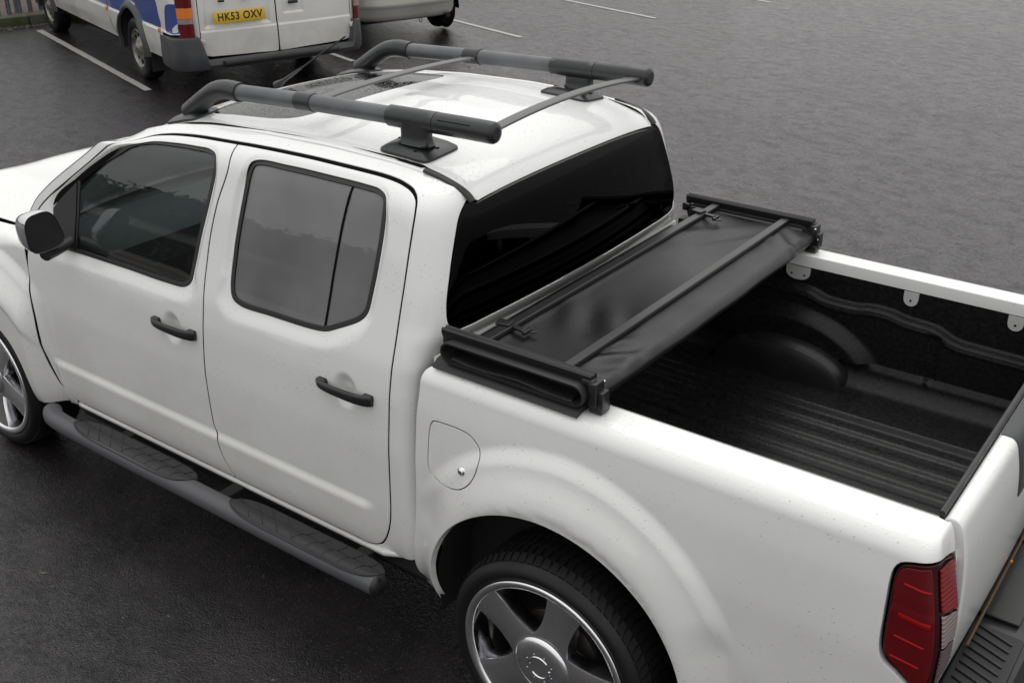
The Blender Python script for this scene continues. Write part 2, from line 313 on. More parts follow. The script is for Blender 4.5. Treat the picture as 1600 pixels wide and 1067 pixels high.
def panel(name, surf, poly, holes=(), material=None, parent=None, h=.022, fine=None, gap=.0029, r=.0022, depth=.020, fixed=None, ds=.012, sign=1, hole_gap=None, hole_depth=None, seam=True):
    """sheet metal panel cut from surf(u, v); its edges are rounded over and turned inwards"""
    loops = []
    P = resample(np.asarray(poly, float), ds)
    if area2(P) < 0: P = P[::-1]
    loops.append((P, gap, depth))
    for H in holes:
        Q = resample(np.asarray(H, float), ds)
        if area2(Q) > 0: Q = Q[::-1]
        loops.append((Q, gap if hole_gap is None else hole_gap, depth if hole_depth is None else hole_depth))
    V2 = []; E = []; LI = []
    for P, g, dp in loops:
        fx = None if fixed is None else fixed(P[:, 0], P[:, 1])
        P0, m = offset_loop(P, g + r, fx); n0 = sum(len(a) for a in V2); V2.append(P0); k = len(P0)
        E += [(n0 + i, n0 + (i + 1) % k) for i in range(k)]; LI.append((n0, k, m, fx, dp))
    B = V2[0]; lo = B.min(0); hi = B.max(0)
    def cand(hh):
        gx, gy = np.meshgrid(np.arange(lo[0] + hh * .37, hi[0], hh), np.arange(lo[1] + hh * .41, hi[1], hh)); return gx.ravel(), gy.ravel()
    allb = np.vstack(V2)
    def good(x, y, hh):
        k = inside(V2[0], x, y)
        for q in V2[1:]: k &= ~inside(q, x, y)
        x, y = x[k], y[k]; d = np.full(x.shape, 9.0)
        for i in range(0, len(allb), 200):
            c = allb[i:i + 200]; d = np.minimum(d, np.min(np.hypot(x[:, None] - c[:, 0], y[:, None] - c[:, 1]), 1))
        k = d > hh * .45; return x[k], y[k]
    x, y = cand(h); 
    if fine is not None:
        hf, fn = fine; k = ~fn(x, y); x, y = x[k], y[k]; x, y = good(x, y, min(h, ds)); xf, yf = cand(hf); k = fn(xf, yf); xf, yf = good(xf[k], yf[k], hf); x = np.r_[x, xf]; y = np.r_[y, yf]
    else: x, y = good(x, y, min(h, ds))
    pts = np.vstack([allb, np.stack([x, y], 1)])
    vo, eo, fo, ov, oe, of = delaunay_2d_cdt([Vector(p) for p in pts], E, [], 0, 1e-7)
    vo = np.array([(p.x, p.y) for p in vo]); imap = {}
    for i, l in enumerate(ov):
        for j in l: imap[j] = i
    F = np.array([f for f in fo if len(f) == 3]); ce = vo[F].mean(1); k = inside(V2[0], ce[:, 0], ce[:, 1])
    for q in V2[1:]: k &= ~inside(q, ce[:, 0], ce[:, 1])
    F = F[k]
    def nrm(u, v):
        e = .0015; a = surf(u + e, v) - surf(u - e, v); b = surf(u, v + e) - surf(u, v - e); n = np.cross(a, b) * sign; return n / np.maximum(np.linalg.norm(n, axis=-1), 1e-9)[:, None], a / (2 * e), b / (2 * e)
    X = surf(vo[:, 0], vo[:, 1]); NN, _, _ = nrm(vo[:, 0], vo[:, 1])
    verts = [X]; norms = [NN]; faces = [F]; base = len(X)
    for (n0, k, m, fx, dp) in LI:
        ids = np.array([imap[n0 + i] for i in range(k)]); u, v = vo[ids, 0], vo[ids, 1]; n, a, b = nrm(u, v)
        T = -(m[:, :1] * a + m[:, 1:] * b); tl = np.linalg.norm(T, axis=1)[:, None]; Tn = T / np.maximum(tl, 1e-6); mag = np.where(tl > 1e-6, np.minimum(tl, 1.5), 0)
        prev = ids
        for s_, c_, w_ in ((.5, .134, .5), (.866, .5, .86), (1.0, 1.0, 1.0), (1.0, None, 1.0)):
            dd = dp if c_ is None else c_ * r
            Y = X[ids] + Tn * mag * r * s_ - n * dd; verts.append(Y); q = n * (1 - w_) + Tn * w_ * (mag > 0) + n * (mag <= 0) * w_; norms.append(q / np.maximum(np.linalg.norm(q, axis=1), 1e-9)[:, None])
            cur = base + np.arange(k); base += k; nx = np.roll(np.arange(k), -1)
            faces.append(np.stack([prev, cur, cur[nx], prev[nx]], 1)); prev = cur
    V = np.vstack(verts); NO = np.vstack(norms); FL = []
    # consistent winding with the wanted normal
    f0 = faces[0]; g = np.cross(V[f0[:, 1]] - V[f0[:, 0]], V[f0[:, 2]] - V[f0[:, 0]]); flip = np.sum(g * NO[f0[:, 0]], 1) < 0
    f0 = np.where(flip[:, None], f0[:, ::-1], f0); FL += f0.tolist(); fl = flip.mean() > .5
    for q in faces[1:]:
        FL += (q[:, ::-1] if fl else q).tolist()
    me = bpy.data.meshes.new(name); me.from_pydata(V.tolist(), [], FL); me.update()
    me.polygons.foreach_set('use_smooth', [True] * len(me.polygons)); me.normals_split_custom_set_from_vertices(NO.tolist())
    if material:
        me.materials.append(material); me.materials.append(M['gap'])
        idx = [0] * len(faces[0])
        for k_ in range(1, len(faces)): idx += [1 if (k_ % 4 == 0 and seam) else 0] * len(faces[k_])
        me.polygons.foreach_set('material_index', idx)
    return link(name, me, None if material else material, parent)
# ------------------------------------------------------------------ truck surfaces
def sm(a, b, x):
    t = np.clip((np.asarray(x, float) - a) / (b - a), 0, 1)
    return t * t * (3 - 2 * t)
def table(pts, blur=0.012):
    # smooth lookup curve through a small table
    k = np.array([p[0] for p in pts]); v = np.array([p[1] for p in pts])
    xs = np.linspace(k[0] - 0.1, k[-1] + 0.1, 1200)
    ys = np.interp(xs, k, v)
    lo = xs < k[0]; ys[lo] = v[0] + (xs[lo] - k[0]) * (v[1] - v[0]) / (k[1] - k[0])
    hi = xs > k[-1]; ys[hi] = v[-1] + (xs[hi] - k[-1]) * (v[-1] - v[-2]) / (k[-1] - k[-2])
    n = max(1, int(blur / (xs[1] - xs[0]) * 1.5))
    g = np.exp(-0.5 * (np.arange(-3 * n, 3 * n + 1) / n) ** 2); g /= g.sum()
    pad = 3 * n
    e0 = ys[0] + (ys[1] - ys[0]) * np.arange(-pad, 0); e1 = ys[-1] + (ys[-1] - ys[-2]) * np.arange(1, pad + 1)
    ys = np.convolve(np.concatenate([e0, ys, e1]), g, 'valid')
    return lambda q: np.interp(q, xs, ys)
half_width = table([(.30, .845), (.38, .878), (.46, .892), (.60, .899), (.85, .905), (1.05, .896), (1.15, .882), (1.20, .868), (1.30, .838), (1.50, .785), (1.66, .738), (1.705, .706), (1.735, .655), (1.751, .60), (1.757, .57)], .014)
cab_back = table([(.3, -.613), (1.10, -.610), (1.19, -.595), (1.26, -.555), (1.40, -.558), (1.60, -.580), (1.68, -.600), (1.72, -.635), (1.75, -.70), (1.762, -.76)], .014)
roof_drop = table([(-2.6, -.20), (-2.35, -.135), (-2.2, -.085), (-2.05, -.050), (-1.85, -.028), (-1.55, -.008), (-1.2, 0), (-.9, -.006), (-.75, -.016), (-.60, -.03)], .03)
def poly_dist(x, z, poly):
    # distance and nearest direction to a closed polygon, positive outside
    x = np.asarray(x, float); z = np.asarray(z, float)
    best = np.full(x.shape, 9.0); nx = np.zeros(x.shape); nz = np.zeros(x.shape); ins = np.zeros(x.shape, bool)
    P = np.asarray(poly, float); Q = np.roll(P, -1, 0)
    for (ax, az), (bx, bz) in zip(P, Q):
        ex, ez = bx - ax, bz - az; L = ex * ex + ez * ez + 1e-12
        t = np.clip(((x - ax) * ex + (z - az) * ez) / L, 0, 1)
        dx = x - (ax + t * ex); dz = z - (az + t * ez); d = np.hypot(dx, dz)
        m = d < best; best = np.where(m, d, best); nx = np.where(m, dx, nx); nz = np.where(m, dz, nz)
        if az != bz:
            c = ((az > z) != (bz > z)) & (x < (bx - ax) * (z - az) / (bz - az) + ax); ins ^= c
    s = np.maximum(best, 1e-9)
    return np.where(ins, -best, best), nx / s, nz / s
def relief(x, z):
    # outward relief of the body side: flares, waist groove, handle scoops
    o = np.zeros(np.broadcast(x, z).shape)
    for cx, sg in ((0.0, 1), (-3.2, -1)):
        dx = (x - cx) * sg; dz = z - .42
        r = np.hypot(dx * np.where(dx < 0, .985, 1.03), dz); ang = np.degrees(np.arctan2(dz, dx))
        fade = sm(20, 34, ang) * (1 - sm(138, 158, ang))
        fl = sm(.66, .60, r)
        lim = 1.0 if sg > 0 else 1 - sm(-2.86, -2.735, x)
        o = o + .026 * fl * lim * (fade * 1.0 + (1 - fade) * sm(.62, .44, r))
        o = o + (.040 if sg > 0 else .062) * sm(.62, .47, r) * lim - .008 * sm(.475, .44, r)
    f = sm(-2.785, -2.715, x) * (1 - sm(-.86, -.79, x))
    o = o + .015 * f * (1 - sm(.560, .598, z))
    for hx, hz in ((-1.835, .992), (-.905, 1.012)):
        q = np.hypot((x - hx) / .062, (z - hz) / .072)
        o = o - .024 * sm(1.0, .25, q)
    return o
CAB_R = .070
def cab(u, z, off=0.0, feat=True):
    # cab skin: u runs along the side, round the rear corner and over the back
    u = np.asarray(u, float); z = np.asarray(z, float); u, z = np.broadcast_arrays(u, z)
    R = CAB_R + .065 * sm(1.15, 1.30, z)
    w = half_width(z); xb = cab_back(z); xs = xb - R
    a = np.clip((u - xs) / R, 0, np.pi / 2)
    s1 = np.maximum(u - xs - R * np.pi / 2, 0)
    ww = w + (relief(u, z) if feat else 0) * (u < xs + .02)
    ex = R + off
    x = np.where(u < xs, u, xs + ex * np.sin(a)); y = np.where(u < xs, -(ww + off), -(w - R) - ex * np.cos(a)); y = y + s1
    wb = np.maximum(w - R, .01)
    bow = .035 * (1 - (y / wb) ** 2)
    x = np.where(s1 > 0, x + np.where(np.abs(y) < wb, bow, 0) * sm(1.1, 1.28, z), x)
    z = z + roof_drop(np.minimum(u, -.6)) * sm(1.60, 1.75, z) * (a < 1.5) * (1 - sm(0, 1.5, a))
    return np.stack([x, y, z], -1)
BED_R = .045
BED_T = .068
BED_Z = 1.132
BED_X = 1.108
def bed(u, v, off=0.0):
    # bed side skin: v is height up to the rail shoulder, then runs over the top of the rail
    u = np.asarray(u, float); v = np.asarray(v, float); u, v = np.broadcast_arrays(u, v)
    R = BED_T; z1 = BED_Z
    a = np.clip((v - z1) / R, 0, np.pi / 2); s = np.maximum(v - z1 - R * np.pi / 2, 0)
    z = np.where(v < z1, v, z1 + (R + off) * np.sin(a))
    w0 = half_width(np.minimum(v, z1))
    ins = np.where(v < z1, 0, (R + off) * (1 - np.cos(a))) + s
    w = w0 + relief(u, np.minimum(v, z1)) + off - ins
    ca = np.cos(a)
    xe = BED_X - .050 * sm(.90, 1.2, v) - .03 * sm(.82, .66, v) - .020 * (1 - ca)
    Rb = BED_R * (.04 + .96 * ca)
    xs = BED_X - .050 * sm(.90, 1.2, v) - .03 * sm(.82, .66, v) - BED_R
    b = np.clip((u - xs) / BED_R, 0, np.pi / 2); t = np.maximum(u - xs - BED_R * np.pi / 2, 0)
    x = np.where(u < xs, u, xs + (xe - xs + off) * np.sin(b))
    wi = w - Rb - off
    y = np.where(u < xs, -w, -wi - (Rb + off) * np.cos(b)) + t
    z = z - .012 * sm(.70, -.2, np.abs(y)) * 0
    return np.stack([x, y, z], -1)
roof_x = [-2.35, -2.20, -2.05, -1.85, -1.55, -1.20, -.90, -.75, -.67, -.615, -.575, -.552, -.542]
roof_z = [1.635, 1.690, 1.728, 1.755, 1.778, 1.787, 1.780, 1.770, 1.756, 1.738, 1.716, 1.692, 1.660]
_d = np.concatenate([[0], np.cumsum(np.hypot(np.diff(roof_x), np.diff(roof_z)))]); _s = _d + roof_x[0]
_rx = table(list(zip(_s, roof_x)), .014); _rz = table(list(zip(_s, roof_z)), .014)
def roof(s, y, off=0.0):
    s = np.asarray(s, float); y = np.asarray(y, float); s, y = np.broadcast_arrays(s, y)
    q = (y / .6) ** 2
    bk = sm(-1.2, -.6, s)
    x = _rx(s) - .028 * q * bk + .02 * q * sm(-1.7, -2.3, s); z = _rz(s) + off - .024 * q - .012 * q * q
    return np.stack([x, y, z], -1)
# ------------------------------------------------------------------ setting
gm = MB()
def ground_z(x, y): return 0.0
xs_ = np.r_[np.linspace(-160, -30, 14), np.linspace(-28, 12, 60), np.linspace(16, 120, 12)]; ys_ = np.r_[np.linspace(-100, -14, 10), np.linspace(-12, 26, 60), np.linspace(30, 160, 14)]
G = np.stack(np.meshgrid(xs_, ys_, indexing='ij') + [np.zeros((len(xs_), len(ys_)))], -1)
gm.grid(G); g_ = gm.build('car_park', M['asphalt'], smooth=None); tag(g_, kind='structure')
BO = Vector((-8.965, 4.129, 0)); BANG = math.atan2(.95173688, .30691515)   # bay frame: +x local = across bays, +y local = into the bay
def bay(b, a, z=0.0):
    ca, sa = .30691515, .95173688
    return (BO.x + b * ca - a * sa, BO.y + b * sa + a * ca, z)
for i, b0 in enumerate((0.0, 2.57, 5.14, 7.60, 10.05)):
    m_ = MB(); L0, w_ = (4.62, .09) if i == 0 else (4.8, .075)
    n = 60; edge = []
    for k in range(n + 1):
        t = L0 * k / n; edge.append((t, w_ / 2 + random.uniform(-.004, .003), w_ / 2 + random.uniform(-.004, .003)))
    V = []; 
    for t, l, r_ in edge: V += [bay(b0 - l + .0, t, .004), bay(b0 + r_, t + .0, .004)]
    m_.add(V, [(2 * k, 2 * k + 1, 2 * k + 3, 2 * k + 2) for k in range(n)])
    o = m_.build('bay_line', M['marking'], smooth=None); tag(o, kind='structure')
# kerb along the head of the bays, weeds and rubble at its foot
M['kerb'] = mat('kerb_stone', (.085, .085, .06), rough=.85, bump=(30, .6, .01), var=(5, (.045, .060, .025)))
M['gravel'] = mat('gravel_bank', (.17, .125, .105), rough=.95, bump=(55, 1.0, .03), var=(38, (.075, .055, .048)))
km = empty('kerb'); tag(km, kind='structure')
for k in range(-8, 16):
    m_ = MB(); b0 = k * .915; c0 = bay(b0 + .455, 5.16, .07); m_.box((0, 0, 0), (.905, .15, .15 + random.uniform(-.006, .006)), .02)
    o = m_.build('kerb_stone', M['kerb'], km); o.location = c0; o.rotation_euler = (0, 0, math.atan2(.95173688, .30691515) + random.uniform(-.004, .004))
m_ = MB(); bs_ = np.linspace(-30, 40, 180); as_ = np.r_[5.24, np.linspace(5.4, 14, 26), 30]
m_.grid([[bay(b, a, .11 + .03 * math.sin(b * 2.1 + a) * (a > 5.3) + (a - 5.24) * .05) for a in as_] for b in bs_])
tag(m_.build('gravel_bank', M['gravel'], flip=True), kind='structure')
M['galv'] = mat('galvanised_steel', (.26, .30, .34), rough=.45, metal=.5, var=(16, (.17, .20, .235)))
fence = empty('palisade_fence', bay(0, 5.62, .1)); tag(fence, 'grey galvanised steel palisade fence standing behind the kerb at the head of the parking bays', 'fence')
fence.rotation_euler = (0, 0, math.atan2(.95173688, .30691515))
pale = MB(); Hh = 1.9
sec = [(-.034, -.012), (-.022, .012), (-.008, -.004), (.008, -.004), (.022, .012), (.034, -.012)]
R_ = [[(x, y, z) for x, y in sec] + [(x * .92, y - .003, z) for x, y in sec[::-1]] for z in (0, 1.78)] + [[(x * .2, y, 1.9) for x, y in sec] + [(x * .18, y - .003, 1.9) for x, y in sec[::-1]]]
pale.rings(R_); p0 = pale.build('pale', M['galv'], fence, smooth=20)
for i in range(-34, 40):
    o = p0 if i == -34 else dup(p0, fence)
    o.location = (i * .152, 0, random.uniform(-.01, .01))
for z in (.35, 1.5):
    m_ = MB(); m_.box((.4, .035, z), (11.6, .045, .045), .004); m_.build('fence_rail', M['galv'], fence)
for i in range(-2, 3):
    m_ = MB(); m_.box((i * 2.75, .085, .9), (.1, .055, 1.9), .006); m_.build('fence_post', M['galv'], fence)
# litter of leaves and stones in the gutter
M['litter'] = mat('gutter_litter', (.10, .09, .06), rough=.9, var=(60, (.20, .19, .15)))
m_ = MB()
for i in range(1500):
    b = random.uniform(-3.0, .9); a = 5.07 - abs(random.gauss(0, .14)); s = random.uniform(.006, .022); p = np.array(bay(b, a, s * .3))
    q = rng.normal(size=(3, 3)) * s * .8; q[:, 2] = np.abs(q[:, 2]) * .6; m_.add([p + q[0], p + q[1], p + q[2], p + q.mean(0) + [0, 0, s * .5]], [(0, 1, 3), (1, 2, 3), (2, 0, 3), (0, 2, 1)])
tag(m_.build('gutter_litter', M['litter'], smooth=None), kind='stuff')
# dark hedge behind the camera's side of the car park: it stands in the window reflections
M['hedge'] = mat('winter_hedge', (.030, .030, .022), rough=.95, var=(3, (.05, .045, .035)))
m_ = MB()
for i in range(9000):
    x = random.uniform(-110, 50); t = random.random(); z = (t ** .8) * (3.3 + .7 * math.sin(x * .31) + .4 * math.sin(x * .9)); y = -62 + random.gauss(0, 1.2); s = random.uniform(.18, .55)
    q = rng.normal(size=(3, 3)) * s * .8; m_.add([(x + a[0], y + a[1], max(0, z + a[2])) for a in q], [(0, 1, 2)])
hb = [[(x, -62.4 + .5 * math.sin(x * 3), z * (2.9 + .6 * math.sin(x * .31) + .3 * math.sin(x * .9))) for z in (0, .5, 1)] for x in np.linspace(-110, 50, 200)]
m_.grid(hb); tag(m_.build('winter_hedge', M['hedge'], smooth=None), kind='stuff', label='dark winter hedge along the near edge of the car park', cat='hedge')

# ================================================================== THE PICKUP
truck = empty('pickup_truck', (0, 0, 0)); tag(truck, 'white double cab pickup with open bed, black roof rails and five spoke chrome wheels', 'pickup truck')
sig = lambda *a: None
DF = [(-2.650, .402), (-2.715, .415), (-2.755, .445), (-2.771, .50), (-2.786, .60), (-2.789, .70), (-2.795, .79), (-2.808, .87), (-2.823, .95), (-2.824, 1.01), (-2.812, 1.08), (-2.79, 1.17), (-2.752, 1.255)]
DT = [(-2.752, 1.255), (-2.718, 1.297), (-2.637, 1.363), (-2.569, 1.410), (-2.48, 1.470), (-2.393, 1.529), (-2.31, 1.589), (-2.235, 1.643), (-2.17, 1.684), (-2.10, 1.710), (-2.0, 1.720), (-1.87, 1.723), (-1.59, 1.7215)]
BP = [(-1.59, 1.7215), (-1.575, 1.640), (-1.611, 1.517), (-1.636, 1.383), (-1.643, 1.238), (-1.641, 1.132), (-1.644, 1.076), (-1.658, .924), (-1.663, .808), (-1.664, .685), (-1.658, .603), (-1.640, .580), (-1.636, .552), (-1.632, .528), (-1.614, .475), (-1.572, .402)]
RT = [(-1.59, 1.7215), (-1.383, 1.7225), (-1.167, 1.7225), (-.971, 1.7235), (-.86, 1.7235), (-.795, 1.7205), (-.742, 1.711), (-.708, 1.690), (-.693, 1.650), (-.690, 1.579)]
RR = [(-.690, 1.579), (-.691, 1.444), (-.695, 1.318), (-.696, 1.193), (-.700, 1.09), (-.706, .967), (-.712, .85), (-.720, .70), (-.727, .593), (-.738, .529), (-.757, .473), (-.779, .435), (-.805, .408), (-.83, .402)]
FW = [(-2.627, 1.323), (-2.482, 1.444), (-2.324, 1.547), (-2.214, 1.607), (-2.135, 1.655), (-2.061, 1.682), (-1.93, 1.691), (-1.794, 1.692), (-1.71, 1.690), (-1.665, 1.674), (-1.652, 1.638), (-1.670, 1.506), (-1.702, 1.370), (-1.722, 1.253), (-1.734, 1.196), (-1.77, 1.168), (-1.887, 1.158), (-2.112, 1.156), (-2.40, 1.150), (-2.562, 1.150), (-2.605, 1.170), (-2.625, 1.22)]
RW = [(-1.44, 1.688), (-1.30, 1.691), (-1.126, 1.692), (-.93, 1.693), (-.865, 1.690), (-.828, 1.672), (-.817, 1.588), (-.821, 1.457), (-.832, 1.356), (-.842, 1.297), (-.866, 1.265), (-.975, 1.207), (-1.02, 1.188), (-1.087, 1.179), (-1.293, 1.173), (-1.455, 1.171), (-1.500, 1.187), (-1.517, 1.225), (-1.518, 1.367), (-1.500, 1.531), (-1.486, 1.640), (-1.474, 1.676)]
fw = closed_spl(FW); rw = closed_spl(RW)
def chamfer_surf(poly, wd=.040, dp=.016):
    Pc = resample(poly, .006); mid = (poly.max(0) + poly.min(0)) / 2; hlf = (poly.max(0) - poly.min(0)) / 2
    def f(u, v):
        u = np.asarray(u, float); v = np.asarray(v, float); d, _, _ = poly_dist(u, v, Pc)
        nz = (v - mid[1]) / hlf[1]; nx = (u - mid[0]) / hlf[0]
        w_ = .021 + wd * sm(-.62, -1.0, nz) + .018 * sm(.7, 1.0, np.abs(nx)) * sm(.9, .3, nz); k = np.clip(1 - np.maximum(d, 0) / w_, 0, 1)
        k = sm(0, 1, k * 1.0)
        return cab(u, v, 0.0) + (dp * k * (.40 + .60 * sm(.92, .6, nz)))[..., None] * np.array([0, 1.0, 0])
    return f
def near_detail(u, v):
    k = (v > .54) & (v < .62) & (u < -.76)
    for hx, hz in ((-1.835, .992), (-.905, 1.012)): k |= np.hypot(u - hx, v - hz) < .085
    return k
def ring_detail(poly, d0=.06):
    Pc = poly[::3]
    def f(u, v):
        d, _, _ = poly_dist(u, v, Pc); return ((d > -.01) & (d < d0)) | near_detail(u, v)
    return f
bottom = spl([(-1.572, .402), (-2.650, .402)], .02); bottom_r = spl([(-.83, .402), (-1.572, .402)], .02)
fd_poly = np.vstack([spl(DF)[:-1], spl(DT)[:-1], spl(BP)[:-1], bottom[:-1]])
rd_poly = np.vstack([spl(RT)[:-1], spl(RR)[:-1], bottom_r[:-1], spl(BP)[::-1][:-1]])
handle_cache = {}
def make_handle(px, pz, door, wet=False):
    # grab bar standing off the skin: a tapered bar bowed outwards, fixed at both ends
    n = 26; t = np.linspace(-1, 1, n); Ls = .128
    y0 = -float(half_width(pz)); R = []
    for q in t:
        x = px + q * Ls; out = .030 * (1 - abs(q) ** 2.6) ** .6 + .004
        hh = .0125 + .0035 * (q + 1) ; th = .011; zc = pz - .004 * q ** 2
        if q < -.55: hh *= 1.0
        ang = np.linspace(0, 2 * PI, 16, endpoint=False)
        c = np.sign(np.cos(ang)) * np.abs(np.cos(ang)) ** .6; s_ = np.sign(np.sin(ang)) * np.abs(np.sin(ang)) ** .6
        R.append(np.stack([np.full(16, x), y0 - out + th * c * .9, zc + hh * s_], 1))
    m_ = MB().rings(R)
    for s_ in (-1, 1): m_.box((px + s_ * .108, y0 - .006, pz), (.044, .028, .030 if s_ > 0 else .026), .008)
    return m_.build('door_handle', M['black_plastic'], door, 50, flip=True)
def make_door(name, poly, win, hx, hz):
    s_ = chamfer_surf(win)
    d = panel(name, s_, poly, [win], M['white'], truck, fine=(.009, ring_detail(win)), hole_gap=.0, hole_depth=.03)
    # trim frame and pane
    inner, _ = offset_loop(resample(win, .012) if area2(win) > 0 else resample(win[::-1], .012), .019)
    fr = panel('window_frame', lambda u, v: cab(u, v, -.0155, False), win, [inner], M['trim'], d, gap=.0005, r=.002, depth=.02, ds=.012)
    panel('window_pane', lambda u, v: cab(u, v, -.0215, False), inner, [], None, d, gap=-.003, r=.001, depth=.003, h=.05)
    make_handle(hx, hz, d)
    return d
front_door = make_door('door', fd_poly, fw, -1.818, 1.004)
rear_door = make_door('door', rd_poly, rw, -.902, 1.020)
for o in list(bpy.data.objects):
    if o.name.startswith('window_pane'): o.data.materials.append(M['glass_front'] if o.parent == front_door else M['glass_dark'])
# fixed-quarter bar in the rear door window, mirror sail and a runner in the front one
m_ = MB(); q_ = [cab(a, b, -.0195, False) for a, b in [(float(np.interp(b_, [1.19, 1.38, 1.55, 1.69], [-1.03, -1.02, -1.005, -.985])), b_) for b_ in np.linspace(1.195, 1.672, 16)]]

bar_ = np.array(q_); m_.rings([[p + np.array([dx, dy, 0]) for dx, dy in ((-.0045, .004), (.0045, .004), (.0045, -.001), (-.0045, -.001))] for p in bar_]); m_.build('window_bar', M['gap'], rear_door, None)
sail = [(-2.640, 1.302), (-2.560, 1.372), (-2.484, 1.432), (-2.478, 1.30), (-2.474, 1.160), (-2.56, 1.152), (-2.606, 1.172), (-2.632, 1.23)]
panel('mirror_sail', lambda u, v: cab(u, v, -.006, False), sail, [], M['black_plastic'], front_door, gap=.0, r=.003, depth=.012, h=.03)
m_ = MB(); m_.rings([[p + np.array([dx, dy, 0]) for dx, dy in ((-.008, .004), (.008, .004), (.008, -.003), (-.008, -.003))] for p in [cab(-2.474, z, -.014, False) for z in (1.16, 1.3, 1.438)]]); m_.build('window_runner', M['trim'], front_door, None)
# door mirror
mir = MB()
def mirror_rings(sc_, xo, bulge):
    R = []
    cy, cz = -.996, 1.280
    for k, (dx, s_) in enumerate(bulge):
        ang = np.linspace(0, 2 * PI, 40, endpoint=False); c = np.sign(np.cos(ang)) * np.abs(np.cos(ang)) ** .62; z = np.sign(np.sin(ang)) * np.abs(np.sin(ang)) ** .62
        yy = cy + (.066 + .010 * -z) * s_ * c * sc_ - .012 * z; zz = cz + .084 * s_ * z * sc_ + .012 * c
        R.append(np.stack([np.full(40, -2.47 + xo + dx) + (.02 * c), yy, zz], 1))
    return R
hous = MB().rings(mirror_rings(1.0, 0, [(-.105, .35), (-.095, .62), (-.07, .84), (-.035, .96), (0, 1.0), (.012, .985)]), caps=True); hob = hous.build('door_mirror', M['chrome'], front_door, 60)
lip = MB().rings(mirror_rings(1.0, 0, [(.0125, .99), (.016, .97), (.014, .93), (.004, .90), (-.004, .86)]), caps=True); lip.build('mirror_rim', M['black_plastic'], front_door, 60)
gl = MB().rings(mirror_rings(1.0, 0, [(.0045, .885), (.0065, .88)]), caps=True); gl.build('mirror_glass', M['mirror'], front_door, 30)
arm = MB().tube(spl([(-2.475, -1.0, 1.175), (-2.49, -.94, 1.178), (-2.50, -.885, 1.185), (-2.505, -.835, 1.195)], .01), .028, 18, flat=.75); arm.build('mirror_arm', M['black_plastic'], front_door, 60)
# --- cab shell: A-pillar, roof rail, C-pillar, sill and the strip under the rear window
zg = lambda z: float(z)
def u_mid(z):  # u at which y = 0
    R = CAB_R + .065 * float(sm(1.15, 1.30, z)); return float(cab_back(z)) - R + R * PI / 2 + (float(half_width(z)) - R)
A_out = [(-2.862, 1.135), (-2.80, 1.255), (-2.757, 1.318), (-2.665, 1.396), (-2.595, 1.445), (-2.50, 1.507), (-2.41, 1.567), (-2.335, 1.622), (-2.275, 1.672), (-2.235, 1.712), (-2.21, 1.744)]
cs = [np.array([(-2.60, .377), (-.80, .377), (-.66, .392), (-.600, .42)])]
cs.append(spl([(-.600, .42), (-.585, .60), (-.58, .9), (-.575, 1.14)], .03))
cs.append(np.array([(-.55, 1.155), (-.40, 1.16), (u_mid(1.16), 1.16)]))
wb_ = [(.95, 1.2665), (u_mid(1.267), 1.2665)]
win_near = [(.0, 1.268), (-.30, 1.2655), (-.42, 1.264), (-.483, 1.272), (-.520, 1.303), (-.535, 1.357), (-.540, 1.453), (-.541, 1.568), (-.537, 1.632), (-.520, 1.664), (-.500, 1.680)]
cs.append(np.array([(u_mid(1.2665), 1.2665)])); cs.append(spl(win_near, .015))
cs.append(spl([(-.500, 1.684), (-.535, 1.704), (-.59, 1.726), (-.66, 1.742), (-.74, 1.7515), (-.90, 1.753), (-1.5, 1.753), (-2.0, 1.753), (-2.21, 1.750)], .02)[1:])
cs.append(spl(A_out, .02)[::-1][1:])
cs.append(np.array([(-2.826, 1.085)])); 
door_out = np.vstack([spl(DF)[::-1][:6] * 0 + 0]) if False else None
cs.append(spl([(-2.822, 1.02 + .06), (-2.79, 1.17), (-2.752, 1.255)], .02)[1:-1]); cs.append(spl(DT, .02)); cs.append(spl(RT, .02)[1:]); cs.append(spl(RR, .02)[1:]); cs.append(np.array([(-1.572, .402), (-2.60, .402)]))
cab_poly = np.vstack(cs)
cab_side = panel('cab_side', cab, cab_poly, [], M['white'], truck, h=.02, fixed=lambda u, v: (u > .1), depth=.03)
cab_side['label'] = 'white cab side with the pillars around the doors'
# sill moulding: the bright lip below the doors
m_ = MB(); P_ = [(x, -float(half_width(.385)) - .006 - .0 * x, .383) for x in np.linspace(-2.63, -.78, 60)]
m_.tube([(-2.66, P_[0][1] + .02, .383)] + P_ + [(-.70, P_[-1][1] + .03, .392)], .017, 14, flat=.8); m_.build('sill', M['white'], truck, 60)
m_ = MB(); m_.grid([[(x, -float(half_width(.38)) + dy, z) for dy, z in ((.01, .40), (.01, .33), (.06, .28), (.35, .27), (.88, .30))] for x in (-2.68, -1.6, -.56)]); m_.build('underbody', M['under'], truck, None)
m_ = MB(); m_.grid([[(x, -float(half_width(z)) + .055, z) for z in (.30, .38, .6, .9, 1.1, 1.14)] for x in np.linspace(-2.84, -.66, 6)]); m_.build('door_jamb', M['gap'], truck, None)
jt = MB(); DTn = spl(DT + RT[1:] + RR[1:4], .03)
jt.grid([[cab(u + du, v + dv, -.011) for du, dv in ((-.03 if u < -2.2 else 0, .03 if u < -.75 else 0), (0, 0), (.025 if u < -2.1 else (-.03 if u > -.75 else 0), -.03 if u < -.75 else 0))] for u, v in DTn]); jt.build('door_seal', M['gap'], truck, None)
jt = MB(); jt.grid([[cab(u + du, v, -.011) for du in (-.035, .035)] for u, v in spl(BP, .04)]); jt.build('door_seal', M['gap'], truck, None)
jt = MB(); jt.grid([[cab(u + du, v, -.011) for du in (-.05, .05)] for u, v in spl(RR[3:], .04)]); jt.build('door_seal', M['gap'], truck, None)
